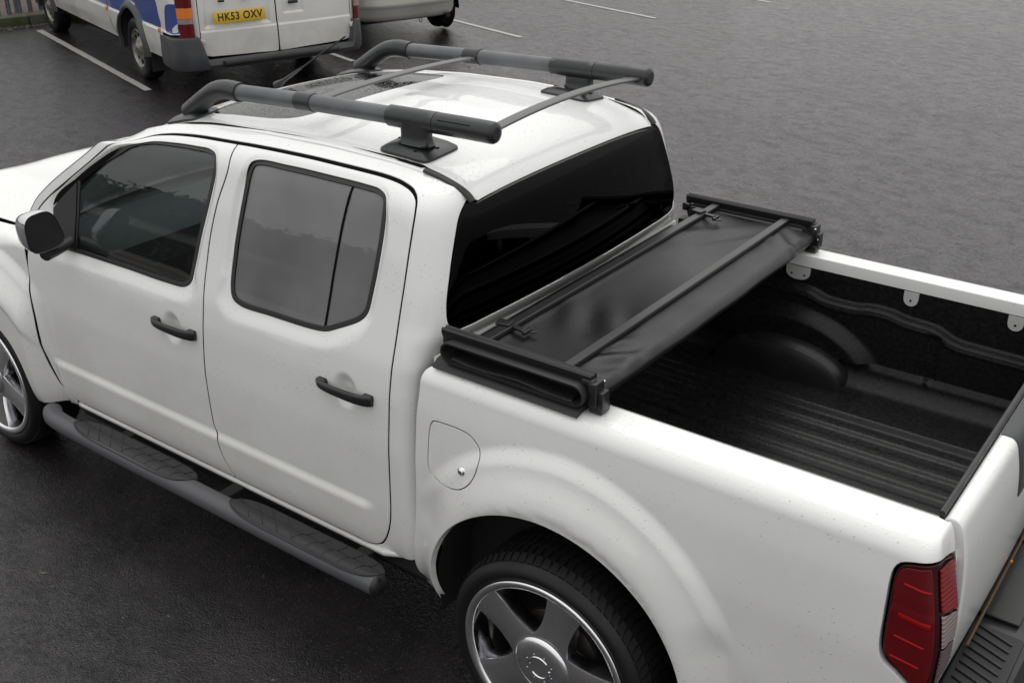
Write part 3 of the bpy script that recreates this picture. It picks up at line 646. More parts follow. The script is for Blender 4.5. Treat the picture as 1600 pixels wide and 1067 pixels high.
jt = MB(); jt.grid([[cab(u + du, v, -.012) for du in (-.016, 0, .016)] for u, v in spl(DF, .04)]); jt.build('door_seal', M['gap'], truck, None)
# --- roof
s_end = float(np.interp(-1.6895, -np.array([float(_rz(q)) for q in np.linspace(-1.2, _s[-1], 400)]), np.linspace(-1.2, _s[-1], 400)))
yd = .578
front_edge = spl([(-2.245, 0), (-2.243, .2), (-2.235, .42), (-2.215, yd)], .03)
roof_poly = np.vstack([front_edge[:-1], np.array([(-2.215, yd), (s_end - .09, yd)]), spl([(s_end - .075, yd), (s_end - .02, yd - .006), (s_end - .001, yd - .022)], .01), np.array([(s_end, yd - .04), (s_end, -(yd - .04))]), spl([(s_end - .001, -(yd - .022)), (s_end - .02, -(yd - .006)), (s_end - .075, -yd)], .01), np.array([(s_end - .09, -yd), (-2.215, -yd)]), (front_edge * [1, -1])[::-1][1:-1]])
sr = closed_spl([(-2.06, 0), (-2.055, .25), (-2.03, .39), (-1.99, .445), (-1.90, .463), (-1.70, .468), (-1.60, .463), (-1.53, .44), (-1.497, .38), (-1.487, .2), (-1.485, 0), (-1.487, -.2), (-1.497, -.38), (-1.53, -.44), (-1.60, -.463), (-1.70, -.468), (-1.90, -.463), (-1.99, -.445), (-2.03, -.39), (-2.055, -.25)], .02)
def roof_f(s_, y, off=0.0):
    X = roof(s_, y, off); s_ = np.asarray(s_, float); y = np.asarray(y, float)
    # shallow pressed flutes behind the sunroof
    k = 0
    for yc in (-.30, 0, .30): k = k + np.exp(-((y - yc) / .055) ** 2)
    X[..., 2] = X[..., 2] + .0035 * k * sm(-1.40, -1.30, s_) * (1 - sm(-.98, -.86, s_)) - .004 * sm(.53, .575, np.abs(y))
    return X
rf = panel('roof', roof_f, roof_poly, [sr], M['white'], truck, h=.03, ds=.02, depth=.02, hole_gap=0.0)
panel('sunroof', lambda s_, y: roof(s_, y, -.003), sr, [], M['glass_roof'], rf, h=.05, ds=.02, gap=.004, r=.002, depth=.01)
m_ = MB(); m_.grid([[roof(s_, y, -.028) for y in np.linspace(-.55, .55, 12)] for s_ in np.linspace(-2.2, s_end - .02, 26)]); m_.build('head_lining', M['lining'], rf, flip=True)
# ditch filler: white strip along the roof, black moulding at the rear corner
for sgn in (-1, 1):
    white = [roof(s_, sgn * (yd + .0095), -.005) for s_ in np.linspace(-2.20, -.72, 50)]
    m_ = MB().tube(white, .0125, 10, flat=.55); m_.build('roof_ditch', M['white'], rf, 70)
    S_ = np.linspace(-.725, s_end - .005, 34)
    blk = []
    for s_ in S_:
        k = float(sm(s_end - .14, s_end, s_)); blk.append(roof(s_, sgn * (yd + .013 - .010 * k), .004))
    m_ = MB().tube(blk, .0155, 12, flat=.55, up=(.4, 0, 1)); m_.build('roof_moulding', M['black_plastic'], rf, 60)
# --- rear window
win_r = win_near + []
def mirror_u(p): return (2 * u_mid(p[1]) - p[0], p[1])
top = [(-.44, 1.6875), (-.30, 1.6885), (u_mid(1.689), 1.689)]
half = win_near[1:] + top[:-1]
full = [(u_mid(1.268), 1.268)] + half + [top[-1]] + [mirror_u(p) for p in half[::-1]]
rwin_poly = closed_spl(full, .02)
rw_o = panel('rear_window', lambda u, v: cab(u, v, -.004, False), rwin_poly, [], M['glass_rear'], truck, h=.05, ds=.02, gap=.003, r=.002, depth=.012)
ceram = offset_loop(resample(rwin_poly if area2(rwin_poly) > 0 else rwin_poly[::-1], .02), .035)[0]
panel('window_border', lambda u, v: cab(u, v, -.009, False), rwin_poly, [ceram], M['gap'], rw_o, h=.05, ds=.02, gap=.004, r=.001, depth=.003)
# --- A pillar outer skin, windscreen, cowl, bonnet
def screen(y, t):   # t from 0 (cowl) to 1 (roof)
    w_ = .735 * (1 - t) + .560 * t; q = y / w_
    x = -3.02 * (1 - t) + -2.245 * t + .13 * q * q * (1 - .80 * t); z = 1.130 * (1 - t) + 1.676 * t + .03 * math.sin(PI * t) - .008 * q * q - .018 * t * q * q
    return np.array([x, y, z])
ws = MB(); ws.grid([[screen(q * (.735 * (1 - t) + .560 * t), t) for q in np.linspace(-1, 1, 30)] for t in np.linspace(0, 1, 20)]); ws.build('windscreen', M['glass_screen'], truck, 60)
ao = spl(A_out, .03)
for sgn in (1, -1):
    G_ = []
    for i, (u, v) in enumerate(ao):
        t = np.clip((v - 1.130) / (1.742 - 1.130), 0, 1); e = cab(u, v, 0.0, False); w_ = -(.735 * (1 - t) + .560 * t); q = screen(w_, t)
        row = []
        for k in np.linspace(0, 1, 9):
            p = e * (1 - k) + q * k; b_ = .035 * (1 - .75 * t) * math.sin(PI * min(1, k * 1.0)) ** .8; p = p + np.array([-b_ * .75, -b_ * .35, b_ * .35]); row.append(p * [1, sgn, 1])
        G_.append(row)
    m_ = MB().grid(G_); m_.build('a_pillar', M['white'], truck, 70, flip=(sgn < 0))
def fender(u, v, off=0.0):
    u = np.asarray(u, float); v = np.asarray(v, float); u, v = np.broadcast_arrays(u, v)
    R = .035 + .085 * sm(-2.86, -3.25, u); z1 = 1.116 - .035 * sm(-2.95, -3.7, u) - R
    a = np.clip((v - z1) / R, 0, PI / 2); s_ = np.maximum(v - z1 - R * PI / 2, 0); z = np.where(v < z1, v, z1 + (R + off) * np.sin(a)) + .12 * s_
    nose = .30 * sm(-3.35, -4.15, u) ** 1.5
    w_ = half_width(np.minimum(v, z1)) + relief(u, np.minimum(v, z1)) + off - np.where(v < z1, 0, R * (1 - np.cos(a))) - s_ - nose
    return np.stack([u, -w_, z], -1)
arch_r = [(-2.905, .335), (-2.903, .433), (-2.918, .52), (-2.945, .585), (-2.975, .630), (-3.02, .668), (-3.08, .70), (-3.15, .722), (-3.24, .73)]
arch_f = [tuple(q) for q in spl(arch_r, .02)] + [tuple(q) for q in spl([(-3.24, .73), (-3.33, .722), (-3.42, .695), (-3.50, .63), (-3.55, .53), (-3.57, .42), (-3.575, .335)], .02)[1:]]
fp = np.vstack([np.array(arch_f), [(-3.63, .30), (-4.08, .34), (-4.10, .70), (-4.08, 1.02), (-3.9, 1.16)], [(-3.4, 1.215), (-3.1, 1.212), (-2.95, 1.200), (-2.865, 1.185)], spl([(-2.835, 1.12), (-2.824, 1.01), (-2.823, .95), (-2.808, .87), (-2.795, .79), (-2.789, .70), (-2.786, .60), (-2.771, .50), (-2.755, .445), (-2.715, .415), (-2.650, .402)], .02), [(-2.650, .372), (-2.76, .352)]])
fend = panel('front_wing', fender, fp, [], M['white'], truck, fine=(.012, lambda u, v: (np.abs(np.hypot(u + 3.2, v - .42) - .5) < .17) | (v > 1.0)), h=.03, depth=.04)
def bon(x, y):
    x = np.asarray(x, float); y = np.asarray(y, float); x, y = np.broadcast_arrays(x, y)
    z = 1.118 + .052 * (1 - (y / .74) ** 2) - .035 * sm(-2.95, -3.7, x) - .16 * sm(-3.75, -4.25, x) ** 1.6 + .018 * np.exp(-((np.abs(y) - .40) / .12) ** 2) * sm(-2.9, -3.2, x)
    return np.stack([x, y, z], -1)
bp_ = np.array([(-4.18, -.45), (-4.10, -.62), (-3.9, -.71), (-3.4, -.744), (-3.1, -.756), (-2.95, -.774), (-2.90, -.782)] + [(-2.935, -.70), (-3.0, -.45), (-3.05, 0), (-3.0, .45), (-2.935, .70)] + [(-2.90, .782), (-2.95, .774), (-3.1, .756), (-3.4, .744), (-3.9, .71), (-4.10, .62), (-4.18, .45), (-4.22, 0)])
panel('bonnet', bon, bp_, [], M['white'], truck, h=.06, ds=.03, depth=.03)
m_ = MB(); m_.grid([[(x + .10 * (y / .76) ** 2, y, 1.125 - .02 * k) for y in np.linspace(-.80, .80, 20)] for k, x in enumerate((-3.10, -3.02, -2.93))]); m_.build('cowl', M['black_plastic'], truck, 60, flip=True)
# nose: bumper, grille and lamps (outside the picture, built plainly)
m_ = MB(); R_ = []
for q in np.linspace(-1, 1, 25):
    y = q * .90; x = -4.28 + .26 * abs(q) ** 3; R_.append([(x + dx, y, z) for dx, z in ((.25, .30), (.02, .32), (-.05, .45), (-.05, .58), (0, .68), (.25, .72))])
m_.rings(R_); m_.build('front_bumper', M['white'], truck, 50)
m_ = MB(); m_.box((-4.19, 0, .86), (.12, .74, .30), .03); m_.build('grille', M['chrome_dull'], truck)
for sg in (-1, 1):
    m_ = MB(); m_.box((-4.08, sg * .58, .87), (.20, .36, .26), .05); m_.build('headlight', M['clear'], truck)
# --- load bed side
AR = [(-.487 * math.cos(a) * 1.0 - .005, .372 + .482 * math.sin(a)) for a in np.radians(np.linspace(-2, 172, 70))]
AR = [(-.505, .352), (-.512, .42)] + [(-.032 - .488 * math.cos(a), .385 + .470 * math.sin(a)) for a in np.radians(np.linspace(12, 168, 64))] + [(.462, .42), (.478, .33)]
def u_end(v):
    xe = BED_X - .050 * float(sm(.90, 1.2, v)) - .03 * float(sm(.82, .66, v)); lo = xe - BED_R; hi = lo + .4
    for _ in range(40):
        m__ = (lo + hi) / 2
        if bed(m__, v)[1] > -.737: hi = m__
        else: lo = m__
    return lo
v_in = BED_Z + BED_T * PI / 2 + float(half_width(BED_Z)) - BED_T - .7355
front_b = spl([(-.515, .290), (-.56, .272), (-.60, .285), (-.630, .325), (-.642, .38), (-.638, .46), (-.620, .566), (-.609, .64), (-.599, .772), (-.593, .914), (-.586, 1.03), (-.578, 1.11), (-.576, 1.150), (-.572, 1.180), (-.560, 1.205), (-.54, 1.225), (-.51, 1.236)], .02)
lamp_side = [(1.010, .822), (.984, .838), (.972, .862), (.966, .90), (.9645, .95), (.963, 1.02), (.962, 1.080), (.965, 1.110), (.976, 1.130), (1.00, 1.141), (1.04, 1.150), (1.08, 1.151), (1.13, 1.139), (1.18, 1.122), (1.22, 1.108), (u_end(1.095), 1.095)]
low_l = [(1.010, .822), (1.045, .797), (1.09, .755), (1.14, .722), (1.19, .705)]
rear_edge = [(u_end(v), v) for v in np.linspace(1.10, v_in, 18)]
low_edge = [(u_end(v), v) for v in np.linspace(.56, .695, 6)]
bed_poly = np.vstack([np.array(AR), [(.62, .40), (.80, .47), (1.02, .555)], np.array(low_edge), [(u_end(.70), .70)], np.array(low_l)[::-1], spl(lamp_side, .012)[1:], np.array(rear_edge), np.array([(-.50, v_in)]), front_b[::-1]])
FL = closed_spl([(-.520, 1.018), (-.512, 1.028), (-.474, 1.033), (-.40, 1.034), (-.361, 1.027), (-.337, 1.010), (-.318, .985), (-.311, .967), (-.314, .928), (-.327, .892), (-.347, .865), (-.379, .842), (-.420, .829), (-.47, .826), (-.520, .827), (-.534, .840), (-.537, .87), (-.534, .935), (-.528, .992)], .01)
bed_side = panel('bed_side', bed, bed_poly, [FL], M['white'], truck, seam=False, fine=(.011, lambda u, v: ((np.abs(np.hypot(u, v - .42) - .60) < .07) & (v > .40)) | ((v > 1.14) & (v < 1.24)) | (u > .94)), h=.024, hole_gap=.001, depth=.02)
flap = panel('fuel_flap', bed, FL, [], M['white'], bed_side, h=.012, gap=.0016, r=.0012, depth=.01)
kx, kz = -.374, .905; ky = float(bed(kx, kz)[1])
m_ = MB().lathe([(.0001, -.009), (.008, -.009), (.0095, -.006), (.0125, -.005), (.0150, -.003), (.0155, .004)], (kx, ky, kz), 28); lk = m_.build('fuel_lock', M['chrome_dull'], flap, 50)
m_ = MB(); m_.grid([[bed(u, v, -.035) for v in np.linspace(.80, 1.06, 4)] for u in np.linspace(-.56, -.29, 4)]); m_.build('flap_recess', M['gap'], bed_side, None)
# tail lamp
def lampsurf(u, v): return bed(u, v, -.0)
lo_ = np.vstack([spl(lamp_side, .012), np.array([(u_end(v), v) for v in (1.08, 1.0, .95, .90, .85, .80, .75, .71)]), np.array(low_l)[::-1][:-1]])
lamp = panel('tail_light', lambda u, v: bed(u, v, -.004), lo_, [], M['red_deep'], truck, h=.014, gap=.005, r=.004, depth=.03); lamp['label'] = 'red wraparound tail light with clear lower lens'
R0 = lambda v: BED_X - .050 * float(sm(.90, 1.2, v)) - BED_R
side_l = np.vstack([spl([(.978, .868), (.973, .95), (.974, 1.03), (.972, 1.09), (.984, 1.122), (1.02, 1.132), (R0(1.14) + .030, 1.138)], .012), spl([(R0(1.12) + .036, 1.12), (R0(1.0) + .036, 1.0), (R0(.85) + .036, .85), (1.085, .775)], .02), [(1.045, .812), (1.015, .838)]])
def lens_s(u, v):
    r_ = .0022 * np.exp(-((np.asarray(v) - 1.0) / .013) ** 2); return bed(u, v, 0) + (-.0 + r_)[..., None] * np.array([0, -1., 0])
panel('side_lens', lens_s, side_l, [], M['red'], lamp, h=.012, gap=.001, r=.002, depth=.006)
for (z0, w_, th) in ((1.083, .066, .0035), (.995, .080, .0085), (.930, .075, .0030), (.868, .072, .0030)):
    m_ = MB(); U = np.linspace(.995, .995 + w_, 12); m_.rings([[bed(u, z0 - .10 * (u - .995) + dz, off) for dz, off in ((th, .0008), (th * .4, .0034), (-th * .4, .0034), (-th, .0008))] for u in U]); m_.build('lens_rib', M['red_rib'], lamp, 60)
def flute(u, v):
    return bed(u, v, .0010) + (.0011 * np.sin((np.asarray(v) + .25 * np.asarray(u)) * 2 * PI / .0115))[..., None] * np.array([1., 0, 0])
RD = lambda v: R0(v) + .054
ue_ = lambda v: u_end(v) - .013
for nm_, pl_, mt_ in (('brake_lens', [(RD(1.13), 1.132), (1.14, 1.124), (1.19, 1.106), (ue_(1.083), 1.083), (ue_(1.02), 1.02), (ue_(.968), .968), (RD(1.02), 1.020)], M['red_bright']),
        ('reversing_lens', [(RD(1.013), 1.013), (ue_(.961), .961), (ue_(.92), .92), (ue_(.872), .872), (RD(.92), .920)], M['clear']),
        ('indicator_lens', [(RD(.915), .915), (ue_(.867), .867), (ue_(.80), .80), (ue_(.745), .745), (1.16, .738), (RD(.79), .79)], M['clear_dim'])):
    panel(nm_, flute, np.array(pl_), [], mt_, lamp, h=.004, ds=.006, gap=.001, r=.0012, depth=.006)
# --- tailgate
tp = [(1.022, .70), (1.022, 1.0), (1.022, 1.17), (1.024, 1.190), (1.031, 1.199), (1.045, 1.201), (1.058, 1.197), (1.069, 1.184), (1.079, 1.15), (1.091, 1.09), (1.100, 1.0), (1.104, .9), (1.101, .8), (1.090, .70), (1.078, .65), (1.065, .62), (1.04, .615), (1.022, .63)]
TP = spl(tp, .012)
def tg_ring(y, sh=0.0): return [(px + .010 * (1 - (y / .73) ** 2) * (px > 1.05) , y, pz) for px, pz in TP]
m_ = MB(); Y = np.r_[-.729, -.727, np.linspace(-.70, .70, 33), .727, .729]
R_ = [tg_ring(y) for y in Y]; c_ = np.array(R_[0]).mean(0)
R_[0] = [tuple(np.array(p) * [1, 1, 1] * 1 + (c_ - np.array(p)) * [.05, 0, .012]) for p in R_[0]]; c_ = np.array(R_[-1]).mean(0); R_[-1] = [tuple(np.array(p) + (c_ - np.array(p)) * [.05, 0, .012]) for p in R_[-1]]
m_.rings(R_); tg = m_.build('tailgate', M['white'], truck, 50)
m_ = MB(); m_.rings([[(1.014, y, z) for z in ()] for y in ()]) if False else None
m_ = MB(); m_.box((1.016, 0, .965), (.014, 1.45, .475), .004); m_.build('tailgate_liner', M['liner'], tg)
m_ = MB(); m_.tube([(1.014, y, 1.203) for y in np.linspace(-.722, .722, 20)], .0085, 10, flat=.9); m_.build('tailgate_seal', M['black_plastic'], tg, 60)
# handle bezel lies over the top edge and down the face
m_ = MB(); seg = [p for p in TP if p[1] > 1.02 and p[0] > 1.03]; R_ = []
for y in np.r_[-.240, -.237, np.linspace(-.232, .232, 21), .237, .240]:
    k = 1 if abs(y) < .2395 else -1; off = .004 if abs(y) < .2365 else (.002 if abs(y) < .239 else -.004)
    ring = []
    for i, (px, pz) in enumerate(seg):
        nx = np.array(seg[min(i + 1, len(seg) - 1)]) - np.array(seg[max(i - 1, 0)]); nx = np.array([-nx[1], nx[0]]) / (np.linalg.norm(nx) + 1e-9)
        dent = .026 * float(sm(.19, .155, abs(y))) * float(sm(1.172, 1.135, pz)) * float(sm(1.03, 1.06, pz)) if px > 1.07 else 0
        bow_ = .010 * (1 - (y / .73) ** 2) * (px > 1.05); ring.append((px + bow_ + (nx[0]) * off - dent, y, pz + nx[1] * off))
    R_.append(ring)
m_.grid(R_); m_.build('tailgate_handle', M['dash'], tg, 55)
# rear bumper with ribbed step pads
m_ = MB(); R_ = []
for q in np.r_[-1, -.995, np.linspace(-.97, .97, 41), .995, 1]:
    y = q * .86; inn = 1.0 if abs(q) < .99 else .90; xo = 1.245 - .10 * abs(q) ** 5; dip = -.018 * float(sm(.30, .22, abs(q)))
    R_.append([(1.045, y, .555 + dip), (xo - .03, y, .560 + dip), (xo - .008, y, .552 + dip), (xo, y, .535 + dip), (xo + .004, y, .47), (xo - .02, y, .40), (1.08, y, .38), (1.045, y, .40)])
m_.rings(R_); bum = m_.build('rear_bumper', M['black_plastic'], truck, 40)
for sg in (-1, 1):
    pd = MB(); pd.box((1.145, sg * .44, .562), (.155, .36, .016), .012); pad_o = pd.build('step_pad', M['pad'], bum)
    m_ = MB()
    for k in range(9): m_.box((1.143, sg * (.29 + .038 * k), .5725), (.115 - .0 * k, .009, .006), .003, rot=Matrix.Rotation(sg * .35, 3, 'Z'))
    m_.build('tread_rib', M['frame_wet'], pad_o)
m_ = MB(); m_.box((1.125, 0, .548), (.13, .36, .012), .008); m_.build('plate_step', M['frame_wet'], bum)
m_ = MB(); m_.tube([(1.092, y, .600) for y in (-.42, 0, .5)], .0045, 8); m_.build('bumper_gap_strip', mat('rusty_strip', (.10, .06, .028), rough=.8), bum)
m_ = MB(); m_.lathe([(.0001, -.004), (.0045, -.003), (.005, .004)], (1.10, .02, .63), 14); m_.build('amber_reflector', mat('amber', (.7, .22, .02), rough=.2), bum)
# --- bed interior: moulded black liner
def floor_z(y):
    a = abs(y); k = float(sm(.405, .43, a))
    rib = .011 * (.5 + .5 * math.tanh(3.2 * math.sin(2 * PI * (y + .03) / .118)))
    return .722 + rib * (1 - k) + .020 * k - .010 * float(sm(.56, .60, a)) * 0
def wall_y(x, z):
    # far wall inner skin, pressed shelf line with steps, pockets
    zl = 1.035 + .012 * math.tanh((x - .12) / .03) * -1 + .016 * (math.tanh((x - .30) / .03) - math.tanh((x - .44) / .03)) * .5 - .020 * math.tanh((x - .62) / .04) - .05 * (x - .2) * .3
    y = .700 + .035 * float(sm(zl - .006, zl + .012, z)) - .004 * math.exp(-((z - zl + .022) / .006) ** 2)
    y -= .020 * float(sm(.84, .76, z)) + .045 * float(sm(1.0, .80, math.hypot((x - .02) / .43, (z - .70) / .31)))
    y += .010 * float(sm(.55, .57, x) - sm(.60, .62, x)) * float(sm(.78, .82, z) - sm(1.0, 1.02, z)) 
    return y
G_ = []
Xl = np.r_[-.555, np.linspace(-.55, 1.008, 150)]
for x in Xl:
    row = []
    for y in np.linspace(0, .60, 110): row.append((x, y, floor_z(y)))
    for a in np.linspace(0, PI / 2, 9)[1:]: row.append((x, .60 + .08 * math.sin(a), floor_z(.60) + .08 * (1 - math.cos(a))))
    for z in np.linspace(.835, 1.165, 70): row.append((x, wall_y(x, z), z))
    row.append((x, .742, 1.178))
    G_.append(row)
for sg in (1, -1):
    m_ = MB().grid([[(a, sg * b, c) for a, b, c in r_] for r_ in G_]); m_.build('bed_liner', M['liner_floor'] , truck, 60, flip=(sg > 0))
m_ = MB(); m_.box((-.562, 0, .96), (.02, 1.50, .47), .006)
for k in range(-5, 6): m_.box((-.548, k * .125, .95), (.014, .05, .36), .006)
m_.build('bed_bulkhead', M['liner'], truck)
m_ = MB(); m_.box((-.578, 0, .80), (.012, 1.60, .80), .004); m_.build('bed_front', M['white'], truck)
# wheel housings
def housing(sg):
    G_ = []
    for t in np.linspace(0, 1, 46):
        a = PI * t; row = []
        rx = .275; top = .155
        for k in np.linspace(0, 1, 26):
            # k: from wall (0) to the inner foot (1)
            yy = .70 - .125 * min(1, k * 1.6); sh = 1.0 if k < .625 else math.cos((k - .625) / .375 * PI / 2) ** .55
            rr = 1.0 - .10 * sm(.35, .625, k) * (k < .7) - .0
            x = .03 - rx * rr * math.cos(a) * (1.0 if k < .625 else 1.0) ; z = .725 + top * (math.sin(a) ** .75) * sh * rr + (.018 * math.sin(a * 7) * sm(.1, .3, t) * sm(.95, .7, t) if False else 0)
            yy = yy - .028 * sm(.6, 1.0, k) * math.sin(a)
            row.append((x + .05 * (1 - float(k < .625)) * 0, sg * yy, z))
        G_.append(row)
    MB().grid(G_).build('wheel_housing', M['liner'], truck, 60, flip=(sg > 0))
housing(1); housing(-1)
# inner flange of the rail with tie-down tabs
for sg in (1, -1):
    m_ = MB(); m_.grid([[(x, sg * y, z) for y, z in ((.7345, 1.2), (.7335, 1.196), (.7335, 1.155), (.745, 1.150), (.80, 1.150))] for x in np.linspace(-.55, 1.012, 8)]); m_.build('rail_flange', M['white'], truck, 30, flip=(sg < 0))
    for xx, ww in ((.02, .10), (.47, .055), (.845, .055), (-.40, .055)):
        m_ = MB(); n = 18; prof = [(-ww / 2, 0)] + [(ww / 2 * -math.cos(a), -.022 - .034 * math.sin(a) ** .8) for a in np.linspace(0, PI, n)] + [(ww / 2, 0)]
        m_.rings([[(xx + a, sg * yy, 1.152 + b) for a, b in prof] for yy in (.7325, .7285)], True); tb = m_.build('tie_down_tab', M['tab'], truck, 30)
        for hx_ in ((-.025, .028) if ww > .08 else (0,)):
            m_ = MB(); m_.lathe([(.0001, 0), (.0045, 0), (.0045, .001)], (xx + hx_, sg * .7278, 1.118), 12); m_.build('tab_hole', M['gap'], tb, None)
# mirrored far side
for o in (front_door, rear_door): mirror_tree(o, truck)
for o in (cab_side, fend, bed_side, lamp): mirror_tree(o, truck)
for nm in ('sill', 'door_jamb'):
    dup(bpy.data.objects[nm], truck, True)
# --- arch liners
def arch_liner(cx, R, y0, y1, rz=.40):
    G_ = [[(cx + R * math.cos(a), y, rz + R * .97 * math.sin(a)) for y in np.linspace(y0, y1, 6)] for a in np.radians(np.linspace(-15, 195, 50))]
    m_ = MB().grid(G_); c_ = [(cx + .0, y1, rz)] ; m_.build('arch_liner', M['liner_arch'], truck, 60)
    m_ = MB(); m_.box((cx, y1, .52), (.98 if cx > -1 else .74, .008, .80 if cx > -1 else .9), .002); m_.build('chassis_side', M['under'], truck)
for cx in (-.02, -3.24):
    rr_, yo_, yi_ = (.492, .905, .722) if cx > -1 else (.36, .87, .60)
    arch_liner(cx, rr_, -yo_, -yi_); arch_liner(cx, rr_, yo_, yi_)
m_ = MB(); m_.box((-1.6, 0, .42), (5.2, .95, .16), .03); m_.build('chassis', M['under'], truck)
m_ = MB(); m_.grid([[(x, y, .30) for y in (-.85, .85)] for x in (-2.7, -.6)]); m_.build('floor_pan', M['under'], truck, None)
m_ = MB(); m_.tube([(0, -.80, .37), (0, .80, .37)], .045, 16, up=(1, 0, 0)); m_.build('axle', M['under'], truck)
m_ = MB(); m_.tube([(-3.2, -.80, .37), (-3.2, .80, .37)], .035, 16, up=(1, 0, 0)); m_.build('axle', M['under'], truck)
# --- wheels: outer face towards -y
def build_wheel(loc, rot0):
    w = MB().lathe([(.0001, .02), (.05, .02), (.06, .05), (.06, .16), (.02, .18)], (0, 0, 0), 24).build('wheel', M['chrome_dull'], truck)
    w.location = loc; w.rotation_euler = (0, rot0, 0)
    prof = [(.298, .014), (.305, .004), (.313, -.003), (.324, -.007), (.337, -.006), (.348, .001), (.357, .012), (.3635, .026), (.3675, .042), (.369, .055), (.369, .13), (.369, .205), (.365, .225), (.350, .242), (.31, .25), (.298, .24)]
    t = MB().lathe(prof, (0, .0, 0), 120)
    ty = t.build('tyre', M['tyre'], w, 50)
    tr = MB(); nb = 78
    for k in range(nb):
        a = 2 * PI * k / nb
        for (y0, y1, sk) in ((.020, .056, .35), (.064, .104, .2), (.112, .152, -.2), (.160, .200, -.2), (.207, .238, -.35)):
            A0 = a; A1 = a + 2 * PI / nb * .74; V = []
            for yy, sh in ((y0, 0), (y1, sk * .08)):
                for aa in (A0 + sh, A1 + sh):
                    rr0 = .364 if yy > .03 else .357; 
                    for rr in (rr0, .3745 if .03 < yy < .225 else .3665): V.append((rr * math.cos(aa), yy, rr * math.sin(aa)))
            tr.add(V, [(1, 3, 7, 5), (0, 1, 5, 4), (2, 6, 7, 3), (0, 2, 3, 1), (4, 5, 7, 6)])
    o = tr.build('tread_blocks', M['tyre'], ty, None); o['kind'] = 'stuff'
    rim = MB().lathe([(.274, .020), (.2755, .004), (.280, -.003), (.292, -.006), (.3005, -.006), (.305, -.001), (.305, .010), (.298, .02)], (0, 0, 0), 96).build('rim_lip', M['chrome_dull'], w, 50)
    MB().lathe([(.2745, .006), (.272, .03), (.262, .05), (.258, .12), (.267, .20), (.275, .22)], (0, 0, 0), 96).build('rim_barrel', M['chrome'], w, 50)
    sp = MB(); NS = 5
    for k in range(NS):
        a0 = 2 * PI * k / NS; R_ = []
        for q in np.linspace(0, 1, 14):
            r_ = .070 + q * (.2765 - .070); hw = .047 + .034 * (1 - q) ** 4 + .020 * q ** 2; yo = .004 + .004 * math.sin(PI * q); ring = []
            for sx, dy in ((-1, .055), (-1.0, .006), (-.975, .001), (-.92, 0), (0, 0), (.92, 0), (.975, .001), (1.0, .006), (1, .055)):
                ring.append((r_ * math.cos(a0) - sx * hw * math.sin(a0), yo + dy, r_ * math.sin(a0) + sx * hw * math.cos(a0)))
            R_.append(ring)
        s1 = MB().rings(R_, True, closev=True); s1.build('spoke', M['chrome_dull'], w, 40)
    MB().lathe([(.0001, -.0105), (.050, -.0105), (.070, -.0095), (.088, -.0065), (.098, -.002), (.102, .004), (.110, .006), (.112, .03), (.112, .05)], (0, 0, 0), 64).build('hub_cap', M['chrome_dull'], w, 40)
    for s0 in (0, 1):
        R_ = []
        for a in np.radians(np.linspace(20, 160, 30) + 180 * s0 + 25):
            R_.append([(rr * math.cos(a), yy, rr * math.sin(a)) for rr, yy in ((.034, -.0100), (.036, -.0135), (.041, -.0135), (.043, -.0100))])
        MB().rings(R_).build('cap_badge', M['chrome'], w, 50)
    m_ = MB()
    for k in range(8):
        a = 2 * PI * (k + .5) / 8; m_.lathe([(.0001, -.0130), (.0018, -.0125), (.0024, -.009)], (.050 * math.cos(a), 0, .050 * math.sin(a)), 8)
    m_.build('cap_rivet', M['chrome'], w)
    MB().lathe([(.03, .09), (.15, .09), (.15, .105), (.03, .105)], (0, 0, 0), 48).build('brake_disc', mat('brake_disc', (.10, .09, .085), rough=.5, metal=.8), w)
    return w
w1 = build_wheel((0, -1.016, .3695), -math.radians(1)); w1['label'] = 'rear wheel with chrome five spoke rim'
def wcopy(loc, mirror, rz=0, ry=0):
    c = dup(w1, truck); c.location = loc; c.rotation_euler = (0, ry, rz)
    if mirror: c.scale = (1, -1, 1)
    for k in [x for x in bpy.data.objects if x.parent == w1]:
        d = k.copy(); COL.objects.link(d); d.parent = c
        for j in [x for x in bpy.data.objects if x.parent == k]: e = j.copy(); COL.objects.link(e); e.parent = d
    return c
w2 = wcopy((-3.262, -.965, .3695), False, 0, math.radians(22)); w2['label'] = 'front wheel with chrome five spoke rim'
for loc in ((0, 1.0, .3695), (-3.262, .965, .3695)): wcopy(loc, True)['label'] = 'far side wheel'
